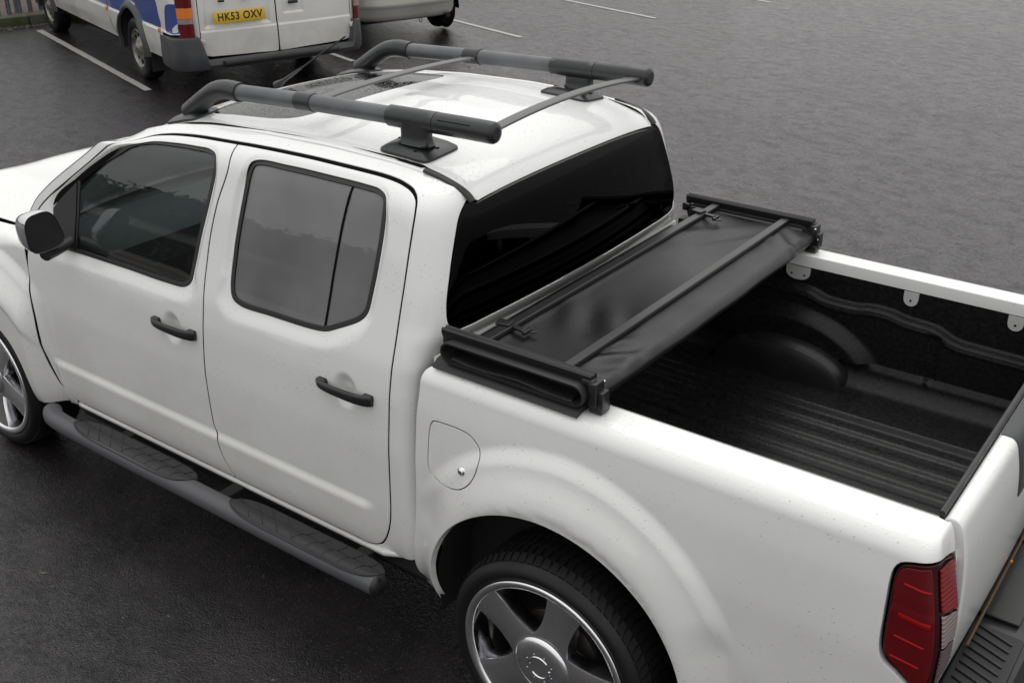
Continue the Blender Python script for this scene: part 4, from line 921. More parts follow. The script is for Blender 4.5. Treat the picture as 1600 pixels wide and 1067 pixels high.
# --- side step
for sg in (-1, 1):
    pth = spl([(-2.645, sg * 1.02, .405), (-2.60, sg * 1.045, .405), (-2.3, sg * 1.06, .405), (-1.6, sg * 1.06, .405), (-.9, sg * 1.06, .405), (-.66, sg * 1.055, .405)], .04)
    m_ = MB().tube(pth, .041, 28, caps=False)
    st = m_.build('side_step', M['step'], truck, 60)
    for xe, d in ((pth[0], -1), (pth[-1], 1)):
        R_ = []
        for k in np.linspace(0, 1, 6): 
            a = np.linspace(0, 2 * PI, 28, endpoint=False); rr = .0415 * math.sqrt(max(1 - (k * .98) ** 2, .01)); R_.append([(xe[0] + d * (.001 + .022 * k), xe[1] + rr * math.cos(q), xe[2] + rr * math.sin(q)) for q in a])
        MB().rings(R_).build('end_cap', M['black_plastic'], st, 60)
    for c0, hl in ((-2.035, .385), (-1.035, .385)):
        def pad_pt(s_, t_, off):
            # s along the pad (-1..1), t across
            hw = .050 * (1 - abs(s_) ** 7) ** .5; y = sg * 1.035 + sg * t_ * hw * 1.15; rr = .0415; dy = (y - sg * 1.06); z = .405 + (math.sqrt(max(rr * rr - dy * dy, 0)) if abs(dy) < rr else 0); z = max(z, .405 + .026)
            return (c0 + s_ * hl, y, z + off)
        G_ = [[pad_pt(s_, t_, .003 - .006 * (abs(t_) > .99)) for t_ in np.linspace(-1, 1, 15)] for s_ in np.linspace(-.995, .995, 60)]
        pd = MB().grid(G_).build('step_tread', M['pad'], st, 60, flip=(sg < 0))
        rm = [pad_pt(math.sin(a) , 0, 0) for a in ()]
        ringp = [pad_pt(s_, 1.0, .002) for s_ in np.linspace(-.99, .99, 60)]; MB().tube(ringp, .0035, 8).build('tread_edge', M['black_plastic'], pd, 60)
        for k in range(9):
            s0 = -.80 + k * .2; tilt = .16 if k < 4 else -.05
            rib = [pad_pt(max(-.97, min(.97, s0 + tilt * t_)), t_ * .82, .004) for t_ in np.linspace(-1, 1, 8)]; MB().tube(rib, .0022, 6).build('tread_rib', M['pad'], pd, 60)
    for xb in (-2.25, -1.55, -.85):
        m_ = MB(); m_.box((xb, sg * .97, .375), (.06, .17, .012), .004); m_.build('step_bracket', M['under'], st)
# --- roof rails
def rail(sg):
    y0 = sg * .485
    ctr = lambda x: (x, y0, 1.868 - .030 * max(0, (-x - .60) / 1.2) ** 1.3 - .012 * max(0, (-x - 1.4)))
    main = spl([ctr(x) for x in np.linspace(-1.80, -.97, 12)], .04)
    tube = MB().tube(main, .0305, 28, flat=1.0); r = tube.build('roof_rail', M['rail_grey'], truck, 60)
    sl = [ctr(x) for x in np.linspace(-1.005, -.80, 8)]; MB().tube([sl[0]] + sl + [sl[-1]], [.030] + [.0365] * 8 + [.034], 32).build('rail_sleeve', M['rail_dark'], r, 50)
    ec = [ctr(x) for x in np.linspace(-.798, -.575, 8)]; e = ec + [(-.566, ec[-1][1], ec[-1][2]), (-.558, ec[-1][1], ec[-1][2]), (-.554, ec[-1][1], ec[-1][2])]
    MB().tube(e, [.0362] * 8 + [.0355, .031, .020], 32).build('rail_end', M['rail_dark'], r, 50)
    gr = [(x, y0 + sg * .0362 * math.cos(.55), ctr(x)[2] + .0362 * math.sin(.55)) for x in np.linspace(-.775, -.64, 6)]; MB().tube(gr, .0016, 6).build('rail_groove', M['gap'], r, None)
    # post and foot
    zt = float(ctr(-.88)[2]); foot = []
    for z, hx_, hy_ in ((zt - .005, .058, .026), (1.815, .056, .024), (1.795, .058, .026), (1.785, .066, .034)):
        a = np.linspace(0, 2 * PI, 32, endpoint=False); c = np.sign(np.cos(a)) * np.abs(np.cos(a)) ** .35; s_ = np.sign(np.sin(a)) * np.abs(np.sin(a)) ** .35; foot.append([(-.885 + hx_ * i + .003 * math.sin(8 * q) * 0, y0 + sg * .010 + hy_ * j, z) for i, j, q in zip(c, s_, a)])
    MB().rings(foot[::-1]).build('rail_post', M['rail_dark'], r, 50)
    rr = []
    yc = sg * .470
    for s_, lift in ((1.0, .001), (.99, .008), (.80, .020), (.55, .0265), (.50, .0275)):
        a = np.linspace(0, 2 * PI, 48, endpoint=False); c = np.sign(np.cos(a)) * np.abs(np.cos(a)) ** .30; d = np.sign(np.sin(a)) * np.abs(np.sin(a)) ** .30
        ring = []
        for i, j in zip(c, d):
            x = -.873 + .118 * s_ * i; y = yc + .088 * s_ * j; p = roof(x, y); ring.append((p[0], p[1], p[2] + lift))
        rr.append(ring)
    ft = MB().rings(rr).build('rail_foot', M['rail_dark'], r, 30)
    for bx_, by_ in ((-.085, 0), (.085, 0), (.045, -sg * -.062 if False else sg * .060)):
        p = roof(-.873 + bx_, yc + by_); MB().tube([(p[0], p[1], p[2] + .012), (p[0], p[1], p[2] + .0225)], .0085, 12, up=(1, 0, 0)).build('foot_bolt', M['gap'], ft, 40)
    # front elbow
    a = ctr(-1.80); el = spl([ctr(-1.775), (-1.85, y0, a[2] + .002), (-1.915, y0, a[2] - .012), (-1.985, y0, a[2] - .050), (-2.05, y0, a[2] - .092), (-2.09, y0, a[2] - .118)], .015)
    ra = np.interp(np.linspace(0, 1, len(el)), [0, .03, .5, 1], [.0365, .0375, .037, .040])
    MB().tube(el, ra, 28).build('rail_elbow', M['rail_dark'], r, 60)
    rr = []
    for s_, lift in ((1.0, .001), (.98, .008), (.75, .018), (.45, .022)):
        q = np.linspace(0, 2 * PI, 40, endpoint=False); c = np.sign(np.cos(q)) * np.abs(np.cos(q)) ** .4; d = np.sign(np.sin(q)) * np.abs(np.sin(q)) ** .4; ring = []
        for i, j in zip(c, d):
            x = -2.085 + .105 * s_ * i; y = sg * .478 + .075 * s_ * j; p = roof(x, y); ring.append((p[0], p[1], p[2] + lift))
        rr.append(ring)
    ft = MB().rings(rr).build('rail_foot', M['rail_dark'], r, 30)
    p = roof(-2.135, sg * .478); MB().tube([(p[0], p[1], p[2] + .008), (p[0], p[1], p[2] + .018)], .009, 12, up=(1, 0, 0)).build('foot_bolt', M['gap'], ft, 40)
    # clamp for the front cross bar
    cl = [ctr(x) for x in np.linspace(-1.455, -1.375, 5)]; MB().tube(cl, .0335, 28).build('bar_clamp', M['rail_dark'], r, 50)
    m_ = MB(); m_.box((-1.415, sg * .445, 1.846), (.085, .035, .010), .004); m_.build('clamp_tongue', M['rail_dark'], r)
    m_ = MB(); m_.box((-.615, sg * .445, 1.862), (.060, .05, .016), .005); m_.build('clamp_tongue', M['rail_dark'], r)
    return r, ctr
rail(-1); rail(1)
for x0, zz, bow_ in ((-1.405, 1.849, .014), (-.605, 1.864, .024)):
    pth = [(x0, y, zz + bow_ * (1 - (y / .45) ** 2)) for y in np.linspace(-.462, .462, 40)]
    MB().tube(pth, .024, 20, flat=.26, up=(0, 0, 1), power=3.0).build('cross_bar', M['bar'], truck, 60)
# --- aerial
p = np.array((-2.235, .10, 1.690)); m_ = MB(); d = np.array((.50, .0, .290)); d /= np.linalg.norm(d)
m_.tube([p + d * t for t in (-.0, .03, .06, .12, .20)], [.020, .014, .009, .007, .005], 12); ae = m_.build('aerial', M['black_plastic'], truck, 50)
MB().tube([p + d * t for t in np.linspace(.19, .52, 10)], [.0032] * 8 + [.0030, .0045], 8).build('aerial_mast', M['black_plastic'], ae, 50)
# --- cabin
def cushion(c, size, r, rot=None): m_ = MB(); m_.box(c, size, r, rot, seg=5); return m_
for sg in (-1, 1):
    s1 = cushion((-1.95, sg * .37, .80), (.52, .50, .16), .06).build('front_seat', M['seat'], truck, 60)
    cushion((-1.66, sg * .37, 1.10), (.15, .48, .62), .06, Matrix.Rotation(math.radians(14), 3, 'Y')).build('seat_back', M['seat'], s1, 60)
    cushion((-1.60, sg * .37, 1.46), (.10, .26, .17), .045, Matrix.Rotation(math.radians(10), 3, 'Y')).build('headrest', M['seat'], s1, 60)
s1 = cushion((-1.02, 0, .80), (.48, 1.30, .16), .06).build('rear_seat', M['seat'], truck, 60); cushion((-.80, 0, 1.08), (.14, 1.30, .58), .06, Matrix.Rotation(math.radians(10), 3, 'Y')).build('seat_back', M['seat'], s1, 60)
m_ = MB(); R_ = [[(x, y, z) for x, z in ((-2.98, .7), (-2.98, 1.10), (-2.80, 1.145), (-2.60, 1.135), (-2.50, 1.08), (-2.46, .98), (-2.52, .82), (-2.55, .66))] for y in np.linspace(-.76, .76, 12)]; m_.rings(R_); m_.build('dashboard', M['dash'], truck, 30)
m_ = MB(); th = np.linspace(0, 2 * PI, 50, endpoint=False); A = Matrix.Rotation(math.radians(-25), 3, 'Y'); R_ = []
for t in th:
    c = Vector((0, .185 * math.cos(t), .185 * math.sin(t))); ring = []
    for q in np.linspace(0, 2 * PI, 10, endpoint=False):
        p = c * (1 + .016 / .185 * math.cos(q)) + Vector((.016 * math.sin(q), 0, 0)); ring.append(tuple(A @ p + Vector((-2.36, .37, 1.06))))
    R_.append(ring)
m_.grid(R_, closeu=True, closev=True); sw = m_.build('steering_wheel', M['black_plastic'], truck, 60)
cushion((-2.37, .37, 1.06), (.05, .16, .13), .03, A).build('wheel_boss', M['black_plastic'], sw)
m_ = MB(); m_.grid([[(x, y, .62) for y in (-.8, .8)] for x in (-2.9, -.66)]); m_.build('cabin_floor', M['seat'], truck, None)
m_ = MB(); m_.grid([[(-.70, y, z) for y in (-.75, .75)] for z in (.62, 1.22)]); m_.build('cabin_back', M['seat'], truck, None)
for sg in (-1, 1):
    m_ = MB(); m_.grid([[(x, sg * (float(half_width(z)) - .10), z) for z in (.62, .9, 1.10, 1.145)] for x in np.linspace(-2.8, -.72, 5)]); m_.grid([[(x, sg * (float(half_width(1.145)) - .10 + d_), 1.147) for d_ in (0, .075)] for x in np.linspace(-2.8, -.72, 5)]); m_.build('door_card', M['dash'], truck, 30)
    m_ = MB(); m_.rings([[(float(a) + dx, sg * (float(half_width(z)) - .06 + dy), z) for dx, dy in ((-.06, .02), (.06, .02), (.05, -.03), (-.05, -.03))] for a, z in ((-1.64, 1.14), (-1.62, 1.4), (-1.58, 1.69))]); m_.build('b_pillar_trim', M['lining'], truck, 30)
m_ = MB(); m_.box((-2.36, 0, 1.585), (.03, .22, .06), .015); m_.build('rear_view_mirror', M['black_plastic'], truck)
# ================================================================== folded tonneau cover
tc = empty('tonneau_cover', (-.25, 0, 1.205)); tag(tc, 'black soft tri fold tonneau cover folded up against the cab on the bed rails', 'bed cover')
def T(mb, name, mt_, parent=None, sm_=50, flip=False):
    o = mb.build(name, mt_, parent or tc, sm_, flip)
    if parent is None: o.location = -Vector(tc.location)
    return o
xa, xb_ = -.515, .030
# top sheet: sags between the bars, strained into creases at the far corners
def top_z(x, y):
    s_ = (x - xa) / (xb_ - xa); z = 1.292
    z -= .012 * math.sin(PI * min(1, max(0, (x + .375) / .29))) * (1 - .25 * (y / .8) ** 2) if -.375 < x < -.085 else 0
    z += .006 * math.exp(-((x + .385) / .02) ** 2) + .006 * math.exp(-((x + .078) / .02) ** 2)
    w = math.exp(-((y + .42) / .13) ** 2) * .006 * math.sin((x * 1.6 + y) * 26); w += .004 * math.exp(-((y - .5) / .16) ** 2) * math.sin((x * 1.2 - y * .8) * 30); z += w if -.37 < x < -.09 else w * .3
    if x > -.06: z -= .010 * float(sm(-.06, .03, x)) + .006 * math.exp(-((y - .62) / .08) ** 2) * math.sin((x + y) * 50) + .007 * math.exp(-((y + .60) / .10) ** 2) * math.sin((x * 1.5 - y) * 40)
    return z
Yt = np.linspace(-.780, .780, 200); G_ = []
for y in Yt:
    row = [(x, y, top_z(x, y) - .022 * float(sm(-.41, -.45, x))) for x in np.linspace(-.455, .018, 66)]
    zt = top_z(.018, y); rr = (zt - 1.226) / 2; pull = .010 * math.sin(3 * y) * 0 + .012 * (1 - (y / .8) ** 2) + .0012 * math.sin(y * 17) 
    for a in np.linspace(0, PI, 16)[1:]: row.append((.018 + (rr + pull) * math.sin(a) * 1.15, y, 1.226 + rr + rr * math.cos(a)))
    for x in np.linspace(0, -.45, 12): row.append((x, y, 1.222))
    G_.append(row)
T(MB().grid(G_), 'cover_sheet', M['vinyl'], sm_=70, flip=True)
# lower folded panel edge strip near cab
m_ = MB(); m_.box((-.466, 0, 1.238), (.036, 1.54, .036), .014); T(m_, 'folded_edge', M['vinyl'])
for x0 in (-.385, -.078):
    m_ = MB(); m_.box((x0, 0, 1.306), (.034, 1.575, .016), .003); T(m_, 'cover_bow', M['frame_wet'])
# side extrusions with their rubber seals, both ends
for sg in (-1, 1):
    e = .010
    m_ = MB(); prof = [(-.016, 0), (-.016, .012), (-.010, .018), (-.004, .013), (.004, .013), (.010, .018), (.016, .012), (.016, 0), (.010, -.016), (-.010, -.016)]
    xx = (xa - .012, xb_ + .002); m_.rings([[(x, sg * .806 + a, 1.310 + b) for a, b in prof] for x in np.linspace(*xx, 5)]); T(m_, 'side_extrusion', M['frame'], sm_=25)
    # upper loop: the seal of the folded panels, a flattened oval seen end on
    ring = []
    Lh, Rr = .232, .032; ang = []
    n = 20
    path = [(Lh + Rr * math.cos(a), Rr * math.sin(a)) for a in np.linspace(-PI / 2, PI / 2, n)] + [(-Lh + Rr * math.cos(a), Rr * math.sin(a)) for a in np.linspace(PI / 2, 3 * PI / 2, n)]
    path = [(a - .243, 1.262 + b) for a, b in path]
    R_ = []
    for i in range(len(path)):
        a = np.array(path[i]); b = np.array(path[(i + 1) % len(path)]); c = np.array(path[i - 1]); t = b - c; t /= np.linalg.norm(t); nn = np.array([t[1], -t[0]])
        R_.append([(a[0] + nn[0] * q, sg * yy, a[1] + nn[1] * q) for q, yy in ((.004, .775), (.005, .842), (.003, .852), (-.002, .852), (-.004, .842), (-.004, .775))])
    m_ = MB(); m_.grid(R_, closeu=True, closev=True); T(m_, 'seal_loop', M['rubber'], sm_=50)
    m_ = MB(); m_.box((-.243, sg * .790, 1.262), (.50, .01, .05), .004); T(m_, 'loop_web', M['vinyl'])
    m_ = MB(); R_ = []
    for x in np.linspace(-.475, -.02, 24):
        R_.append([(x, sg * yy, 1.243 + zz + .004 * math.sin(x * 21)) for yy, zz in ((.78, .004), (.80, .008), (.835, .000), (.842, -.006), (.80, -.004), (.78, -.006))])
    m_.rings(R_); T(m_, 'folded_lip', M['vinyl'], sm_=60)
    # bottom seal resting on the rail
    m_ = MB(); R_ = []
    for x in np.linspace(xa - .022, xb_ - .02, 20):
        k = float(sm(xa - .022, xa + .02, x)); R_.append([(x, sg * yy, zz) for yy, zz in ((.750, 1.204), (.750, 1.232), (.800, 1.232), (.838, 1.222), (.862, 1.205 - .004 * k), (.858, 1.197), (.83, 1.2035))])
    m_.rings(R_); T(m_, 'bottom_seal', M['rubber'], sm_=40)
    m_ = MB(); m_.box((-.243, sg * .770, 1.262), (.50, .03, .06), .006); T(m_, 'end_filler', M['frame'])
    # clamp bracket at the free corner
    m_ = MB(); m_.box((.040, sg * .805, 1.268), (.030, .050, .080), .006); m_.box((.062, sg * .800, 1.250), (.022, .040, .060), .006); m_.box((.045, sg * .790, 1.218), (.045, .050, .030), .005); m_.box((.020, sg * .812, 1.302), (.040, .030, .022), .006); cb = T(m_, 'corner_bracket', M['frame'], sm_=40)
    for dx, dz in ((.050, .035), (.064, -.005), (.048, -.045)):
        m_ = MB(); m_.lathe([(.0001, -.004), (.0035, -.0035), (.005, .002)], (dx, sg * .779, 1.262 + dz), 10); b_ = T(m_, 'bolt', M['chrome_dull'], cb, 40); 
    m_ = MB(); m_.box((xa - .006, sg * .79, 1.280), (.028, .040, .034), .006); m_.box((xa + .012, sg * .765, 1.290), (.02, .02, .02), .005); T(m_, 'hinge_block', M['frame'], sm_=40)
    # strap buckle on the front bow
    m_ = MB(); m_.box((-.400, sg * .66, 1.318), (.050, .040, .008), .003, Matrix.Rotation(-.25 * sg, 3, 'Z')); m_.box((-.355, sg * .655, 1.310), (.070, .020, .010), .003, Matrix.Rotation(-.15, 3, 'Z')); m_.box((-.318, sg * .650, 1.306), (.014, .044, .012), .003); bk = T(m_, 'strap_buckle', M['frame'], sm_=40)
    m_ = MB(); m_.box((-.300, sg * .640, 1.304), (.022, .012, .006), .002, Matrix.Rotation(.7, 3, 'Z')); T(m_, 'strap_end', M['frame_wet'], bk, 40)
m_ = MB(); m_.box((-.545, -.725, 1.255), (.022, .022, .03), .008); T(m_, 'clamp_knob', M['frame'])
# ================================================================== the van in the first bay (local x = across the bays, y = towards the kerb)
M['van_white'] = paint('van_white_paint', (.74, .74, .73), dirt=(.20, .16, .12), amount=1.5, zlo=.40, zhi=1.0)
M['van_blue'] = mat('van_blue_print', (.030, .060, .24), rough=.35, coat=.4)
M['van_pale'] = mat('van_pale_print', (.15, .17, .40), rough=.4, coat=.3)
M['van_grey'] = mat('van_bumper_plastic', (.045, .047, .052), rough=.5, bump=(120, .3, .002), var=(7, (.065, .066, .070)))
M['steel_rim'] = mat('steel_rim', (.34, .33, .30), rough=.4, metal=.6, var=(14, (.12, .11, .10)))
M['orange'] = mat('orange_lens', (.75, .20, .02), rough=.2, coat=.8)
M['yellow'] = mat('plate_yellow', (.66, .42, .015), rough=.4, coat=.3)
M['letters'] = mat('plate_black', (.012, .012, .012), rough=.4)
FR = math.atan2(.95173688, .30691515)
van = empty('van', tuple(BO), FR); tag(van, 'white panel van with blue side graphics and a yellow number plate, parked tail out', 'van')
def side_x(z): return .145 - .020 * sm(.38, .55, z) + .012 * sm(.55, 1.0, z) + .13 * sm(1.1, 2.3, z)
def vside(sg):
    c = 1.215
    def f(u, v):
        u = np.asarray(u, float); v = np.asarray(v, float); u, v = np.broadcast_arrays(u, v)
        x = side_x(v) - .014 * (sm(.66, .69, v) - 1) * 0 - .012 * sm(.705, .685, v); rr = np.hypot(u - .62, v - .36); x = x - .03 * sm(.52, .44, rr)
        rr = np.hypot(u - 4.42, v - .36); x = x - .03 * sm(.52, .44, rr)
        x = x + .22 * sm(-.60, -.78, u) ** 2 + .5 * sm(4.9, 5.4, u) ** 2
        return np.stack([x if sg < 0 else 2 * c - x, u, v], -1)
    return f
def arch_pts(cy, R, a0=180, a1=0, n=26): return [(cy + R * math.cos(a), .37 + R * math.sin(a)) for a in np.radians(np.linspace(a0, a1, n))]
vp = np.array([(-.735, .64), (-.42, .62), (-.33, .39)][1:] + [(.62 - .43, .385)] + arch_pts(.62, .43, 178, 2)[::1] + [(.62 + .43, .385), (4.42 - .43, .40)] + arch_pts(4.42, .43, 178, 2) + [(5.1, .42), (5.3, .9), (5.0, 1.12), (4.3, 2.05), (3.9, 2.28), (-.72, 2.28), (-.735, .68), (-.42, .68)])
for sg in (-1, 1):
    o = panel('van_side', vside(sg), vp, [], M['van_white'], van, h=.08, ds=.03, sign=-1 if sg < 0 else 1, fine=(.02, lambda u, v: (v < .75) & (u < 5)), depth=.03)
    if sg < 0:
        vs_ = o
        for cy in (.62, 4.42):
            R_ = []
            for a in np.radians(np.linspace(-4, 184, 40)):
                ring = []
                for rr, off in ((.425, -.02), (.428, .018), (.445, .026), (.480, .022), (.498, .004), (.498, -.01)):
                    y, z = cy + rr * math.cos(a), .37 + rr * math.sin(a) * (1.03); q = vside(-1)(y, max(z, .38)); ring.append((float(q[0]) - off, y, z))
                R_.append(ring)
            MB().grid(R_).build('arch_trim', M['van_grey'], vs_, 50, flip=True)
        # printed graphics: broad blue field, pale field ahead of it, hooked block at the tail
        gfx = spl([(-.33, .715), (-.355, .76), (-.30, .86), (-.28, .95), (-.22, 1.05), (-.30, 1.25), (-.60, 1.5)], .04); pol = np.vstack([gfx, [(-.60, 2.0), (2.2, 2.0), (1.35, .715), (1.02, .715)], [(.62 + .47 * math.cos(a), .37 + .49 * math.sin(a)) for a in np.radians(np.linspace(48, 132, 14))], [(.22, .715)]])
        panel('blue_print', lambda u, v: vside(-1)(u, v) + np.array([-.003, 0, 0]), pol, [], M['van_blue'], vs_, h=.08, ds=.03, sign=-1, gap=0, r=.0008, depth=.001)
        panel('pale_print', lambda u, v: vside(-1)(u, v) + np.array([-.003, 0, 0]), np.array([(1.36, .715), (2.21, 2.0), (3.6, 2.0), (2.7, .75)]), [], M['van_pale'], vs_, h=.08, ds=.03, sign=-1, gap=.003, r=.0008, depth=.001)
        panel('blue_print', lambda u, v: vside(-1)(u, v) + np.array([-.003, 0, 0]), closed_spl([(-.50, .71), (-.505, .85), (-.53, .94), (-.60, .985), (-.70, .99), (-.715, .95), (-.715, .75), (-.71, .70), (-.60, .70)], .02), [], M['van_blue'], vs_, h=.05, ds=.02, sign=-1, gap=0, r=.0008, depth=.001)
        for y in (-.33, 1.50):
            m_ = MB(); q = vside(-1)(y, .69); m_.box((float(q[0]) - .006, y, .69), (.016, .05, .045), .005); m_.build('side_marker', M['orange'], vs_)
        m_ = MB(); m_.tube([vside(-1)(y, z) + np.array([-.001, 0, 0]) for y, z in ((1.60, 1.9), (1.54, .9), (1.48, .70), (1.40, .55), (1.28, .42))], .004, 6); m_.build('panel_gap', M['gap'], vs_, None)
        MB().grid([[vside(-1)(y, z) + np.array([-.004 if z < .69 else .0, 0, 0]) for z in (.685, .700, .712)] for y in np.r_[np.linspace(-.40, .10, 8)]]).build('rub_strip', M['van_white'], vs_)
# bodywork between the sides
m_ = MB(); R_ = []
for y, zr, ins in ((-.715, 2.28, .0), (-.60, 2.38, .0), (3.5, 2.42, 0), (3.9, 2.32, 0), (4.3, 2.08, .02), (5.0, 1.15, .1), (5.28, .95, .3)):
    w0 = side_x(2.28) + .02 + ins if zr > 2 else side_x(zr) + .02 + ins; R_.append([(w0 + (2.43 - 2 * w0) * k, y, zr - .05 * (2 * k - 1) ** 4) for k in np.linspace(0, 1, 14)])
m_.grid(R_); m_.build('van_roof', M['van_white'], van, 40, flip=True)
m_ = MB(); m_.grid([[(x, 5.28 - .25 * ((x - 1.2) / 1.1) ** 2, z) for x in np.linspace(.35, 2.1, 10)] for z in (.3, .95)]); m_.build('van_front', M['van_grey'], van, flip=True)
m_ = MB(); m_.grid([[(x, y, .33) for x in (.2, 2.25)] for y in (-.6, 5.1)]); m_.box((1.215, 2.3, .42), (.9, 5.0, .16), .02); m_.build('underbody', M['under'], van, None)
m_ = MB(); m_.grid([[(.30, y, z) for z in (.33, .9)] for y in (-.6, 5.1)]); m_.build('underbody', M['under'], van, None)
for cy in (.62, 4.42):
    m_ = MB(); m_.grid([[(x, cy + .44 * math.cos(a), .37 + .45 * math.sin(a)) for x in (.12, .5)] for a in np.radians(np.linspace(-10, 190, 30))]); m_.build('arch_liner', M['liner_arch'], van, 60)
# rear doors
def vrear(u, v):
    u = np.asarray(u, float); v = np.asarray(v, float); u, v = np.broadcast_arrays(u, v)
    y = -.745 - .035 * (1 - ((u - 1.29) / .95) ** 2) + .05 * sm(1.2, 2.3, v) + .010 * sm(.690, .705, v)
    # pressed recess round the number plate and handle
    d, nx, nz = poly_dist(u, v, [(.47, .73), (1.19, .73), (1.21, 1.05), (.49, 1.05)]); y = y + .022 * sm(.012, -.02, d)
    d, nx, nz = poly_dist(u, v, [(1.36, .80), (1.60, .80), (1.60, 1.02), (1.36, 1.02)]); y = y + .018 * sm(.010, -.015, d)
    return np.stack([u, y, v], -1)
ld = closed_spl([(.42, 2.2), (.415, 1.4), (.405, .70), (.408, .52), (.430, .455), (.48, .432), (.60, .425), (1.0, .415), (1.262, .412), (1.266, .42), (1.266, 1.4), (1.266, 2.2), (1.2, 2.24), (.5, 2.24)], .03)
rd = np.array([(2.44 - .0 + .1 - a, b) for a, b in ld]); rd[:, 0] = 2.540 - ld[:, 0]; rd[:, 0] = np.where(rd[:, 0] < 1.28, 1.276, rd[:, 0]); rd[:, 0] = 1.276 + (rd[:, 0] - 1.276) * (2.185 - 1.276) / (2.132 - 1.276)
vwin = lambda x0, x1: closed_spl([(x0, 1.42), (x0, 1.95), (x0 + .06, 2.03), (x1 - .06, 2.03), (x1, 1.95), (x1, 1.42), (x1 - .06, 1.36), (x0 + .06, 1.36)], .03)
for nm, P_, wn_ in (('left', ld, vwin(.55, 1.16)), ('right', rd, vwin(1.40, 2.02))):
    d_ = panel('rear_door', vrear, P_, [wn_], M['van_white'], van, h=.05, ds=.02, fine=(.016, lambda u, v: (v < 1.08) & (v > .66)), gap=.004, r=.004)
    panel('window_pane', lambda u, v: vrear(u, v) + np.array([0, .006, 0]), wn_, [], M['glass_dark'], d_, h=.1, ds=.03)
    if nm == 'left': ldoor = d_
    else: rdoor = d_
m_ = MB(); m_.grid([[(x, -.71 + (.05 if z > 2 else 0), z) for z in (.40, 1.3, 2.26)] for x in np.linspace(.30, 2.28, 8)]); m_.build('door_jamb', M['gap'], van, None)
for sg, x0, x1 in ((-1, .335, .405), (1, 2.19, 2.245)):
    m_ = MB(); m_.grid([[(x0 + (x1 - x0) * k, -.735 + .03 * (1 - k if sg < 0 else k) ** 2, z) for k in np.linspace(0, 1, 5)] for z in (.60, 1.2, 2.2)]); m_.build('rear_pillar', M['van_white'], van, 60)
# number plate
m_ = MB(); m_.box((0, 0, 0), (.575, .008, .122), .006); plate = m_.build('number_plate', M['yellow'], ldoor, 30); plate.location = (.845, -.800, .830); plate.rotation_euler = (math.radians(-3), 0, 0)
fc = bpy.data.curves.new('plate_text', 'FONT'); fc.body = 'HK53 OXV'; fc.size = .118; fc.align_x = 'CENTER'; fc.align_y = 'CENTER'; fc.offset = .0028; fc.extrude = .0006; fc.space_character = 1.10
fo = bpy.data.objects.new('plate_text', fc); COL.objects.link(fo); dg = bpy.context.evaluated_depsgraph_get(); me = bpy.data.meshes.new_from_object(fo.evaluated_get(dg)); bpy.data.objects.remove(fo)
wX = max(v.co.x for v in me.vertices) - min(v.co.x for v in me.vertices)
hY = max(v.co.y for v in me.vertices) - min(v.co.y for v in me.vertices)
for v in me.vertices: v.co.x *= .505 / wX; v.co.y *= .082 / hY
tx = link('registration_letters', me, M['letters'], plate); tx.location = (0, -.0050, 0); tx.rotation_euler = (PI / 2, 0, 0)
m_ = MB(); m_.box((1.475, -.785, .915), (.115, .03, .035), .01); m_.build('door_handle', M['black_plastic'], rdoor)
for x in (.66, .93): m_ = MB(); m_.box((x, -.785, .995), (.07, .03, .025), .008); m_.build('plate_lamp', M['black_plastic'], ldoor)
for x, dr in ((.375, ldoor), (2.215, rdoor)):
    m_ = MB(); m_.box((x, -.765, .595), (.075, .035, .062), .008); m_.box((x + (.045 if x < 1 else -.045), -.775, .595), (.03, .028, .045), .006); h_ = m_.build('door_hinge', M['chrome'] if False else M['van_white'], dr, 40)
    m_ = MB(); m_.lathe([(.0001, -.006), (.012, -.005), (.015, .004)], (x, -.782, .595), 14); m_.build('hinge_bolt', M['chrome_dull'], h_)
# tail lamps
for sg, x0, x1 in ((-1, .195, .340), (1, 2.235, 2.330)):
    first = None
    for z0, z1, mt_ in ((.655, .79, M['red']), (.79, .845, M['clear']), (.845, .955, M['orange']), (.955, 1.20, M['red'])):
        m_ = MB(); R_ = []
        for z in np.linspace(z0 + .0015, z1 - .0015, 6):
            row = [(x0 + (x1 - x0) * k, (-.765 + .075 * ((1 - k) if sg < 0 else k) ** 2.4) - .004, z) for k in np.linspace(0, 1, 9)]
            row = row + [(p[0], p[1] + .04, z) for p in row[::-1]]; R_.append(row)
        o = MB().rings(R_).build('tail_lamp' if first is None else 'lamp_segment', mt_, van if first is None else first, 50)
        first = first or o
# bumper
def bump_ring(prof):
    R_ = []
    for t in np.linspace(0, 1, 60):
        # plan path: along the left flank, round the corner, across the tail, round the far corner
        L = [(.105, -.34), (.100, -.60), (.112, -.70), (.16, -.78), (.24, -.825), (.40, -.85), (1.22, -.885), (2.04, -.85), (2.20, -.825), (2.28, -.78), (2.325, -.70), (2.335, -.60), (2.33, -.34)]
        break
    P_ = spl(L, .03); T_ = np.gradient(P_, axis=0); T_ /= np.linalg.norm(T_, axis=1)[:, None]
    for p, t in zip(P_, T_):
        nn = np.array([t[1], -t[0]]); nn = nn if True else -nn
        R_.append([(p[0] - nn[0] * -o, p[1] - nn[1] * -o, z) for o, z in prof(p)])
    return R_
def prof(p):
    mid = float(sm(.36, .44, p[0]) * sm(2.22, 2.15, p[0])); top = .655 - .245 * mid; drop = .045 * float(sm(.3, -.1, abs(p[0] - 1.2) - .6))
    return [(-.10, top - .002), (-.02, top), (-.004, top - .010), (.0, top - .03), (.0 + .006, .47 if mid < .5 else top - .05), (.004, .36), (-.02, .315), (-.10, .30)]
m_ = MB().rings(bump_ring(prof), True, closev=True); bp2 = m_.build('rear_bumper', M['van_grey'], van, 45)
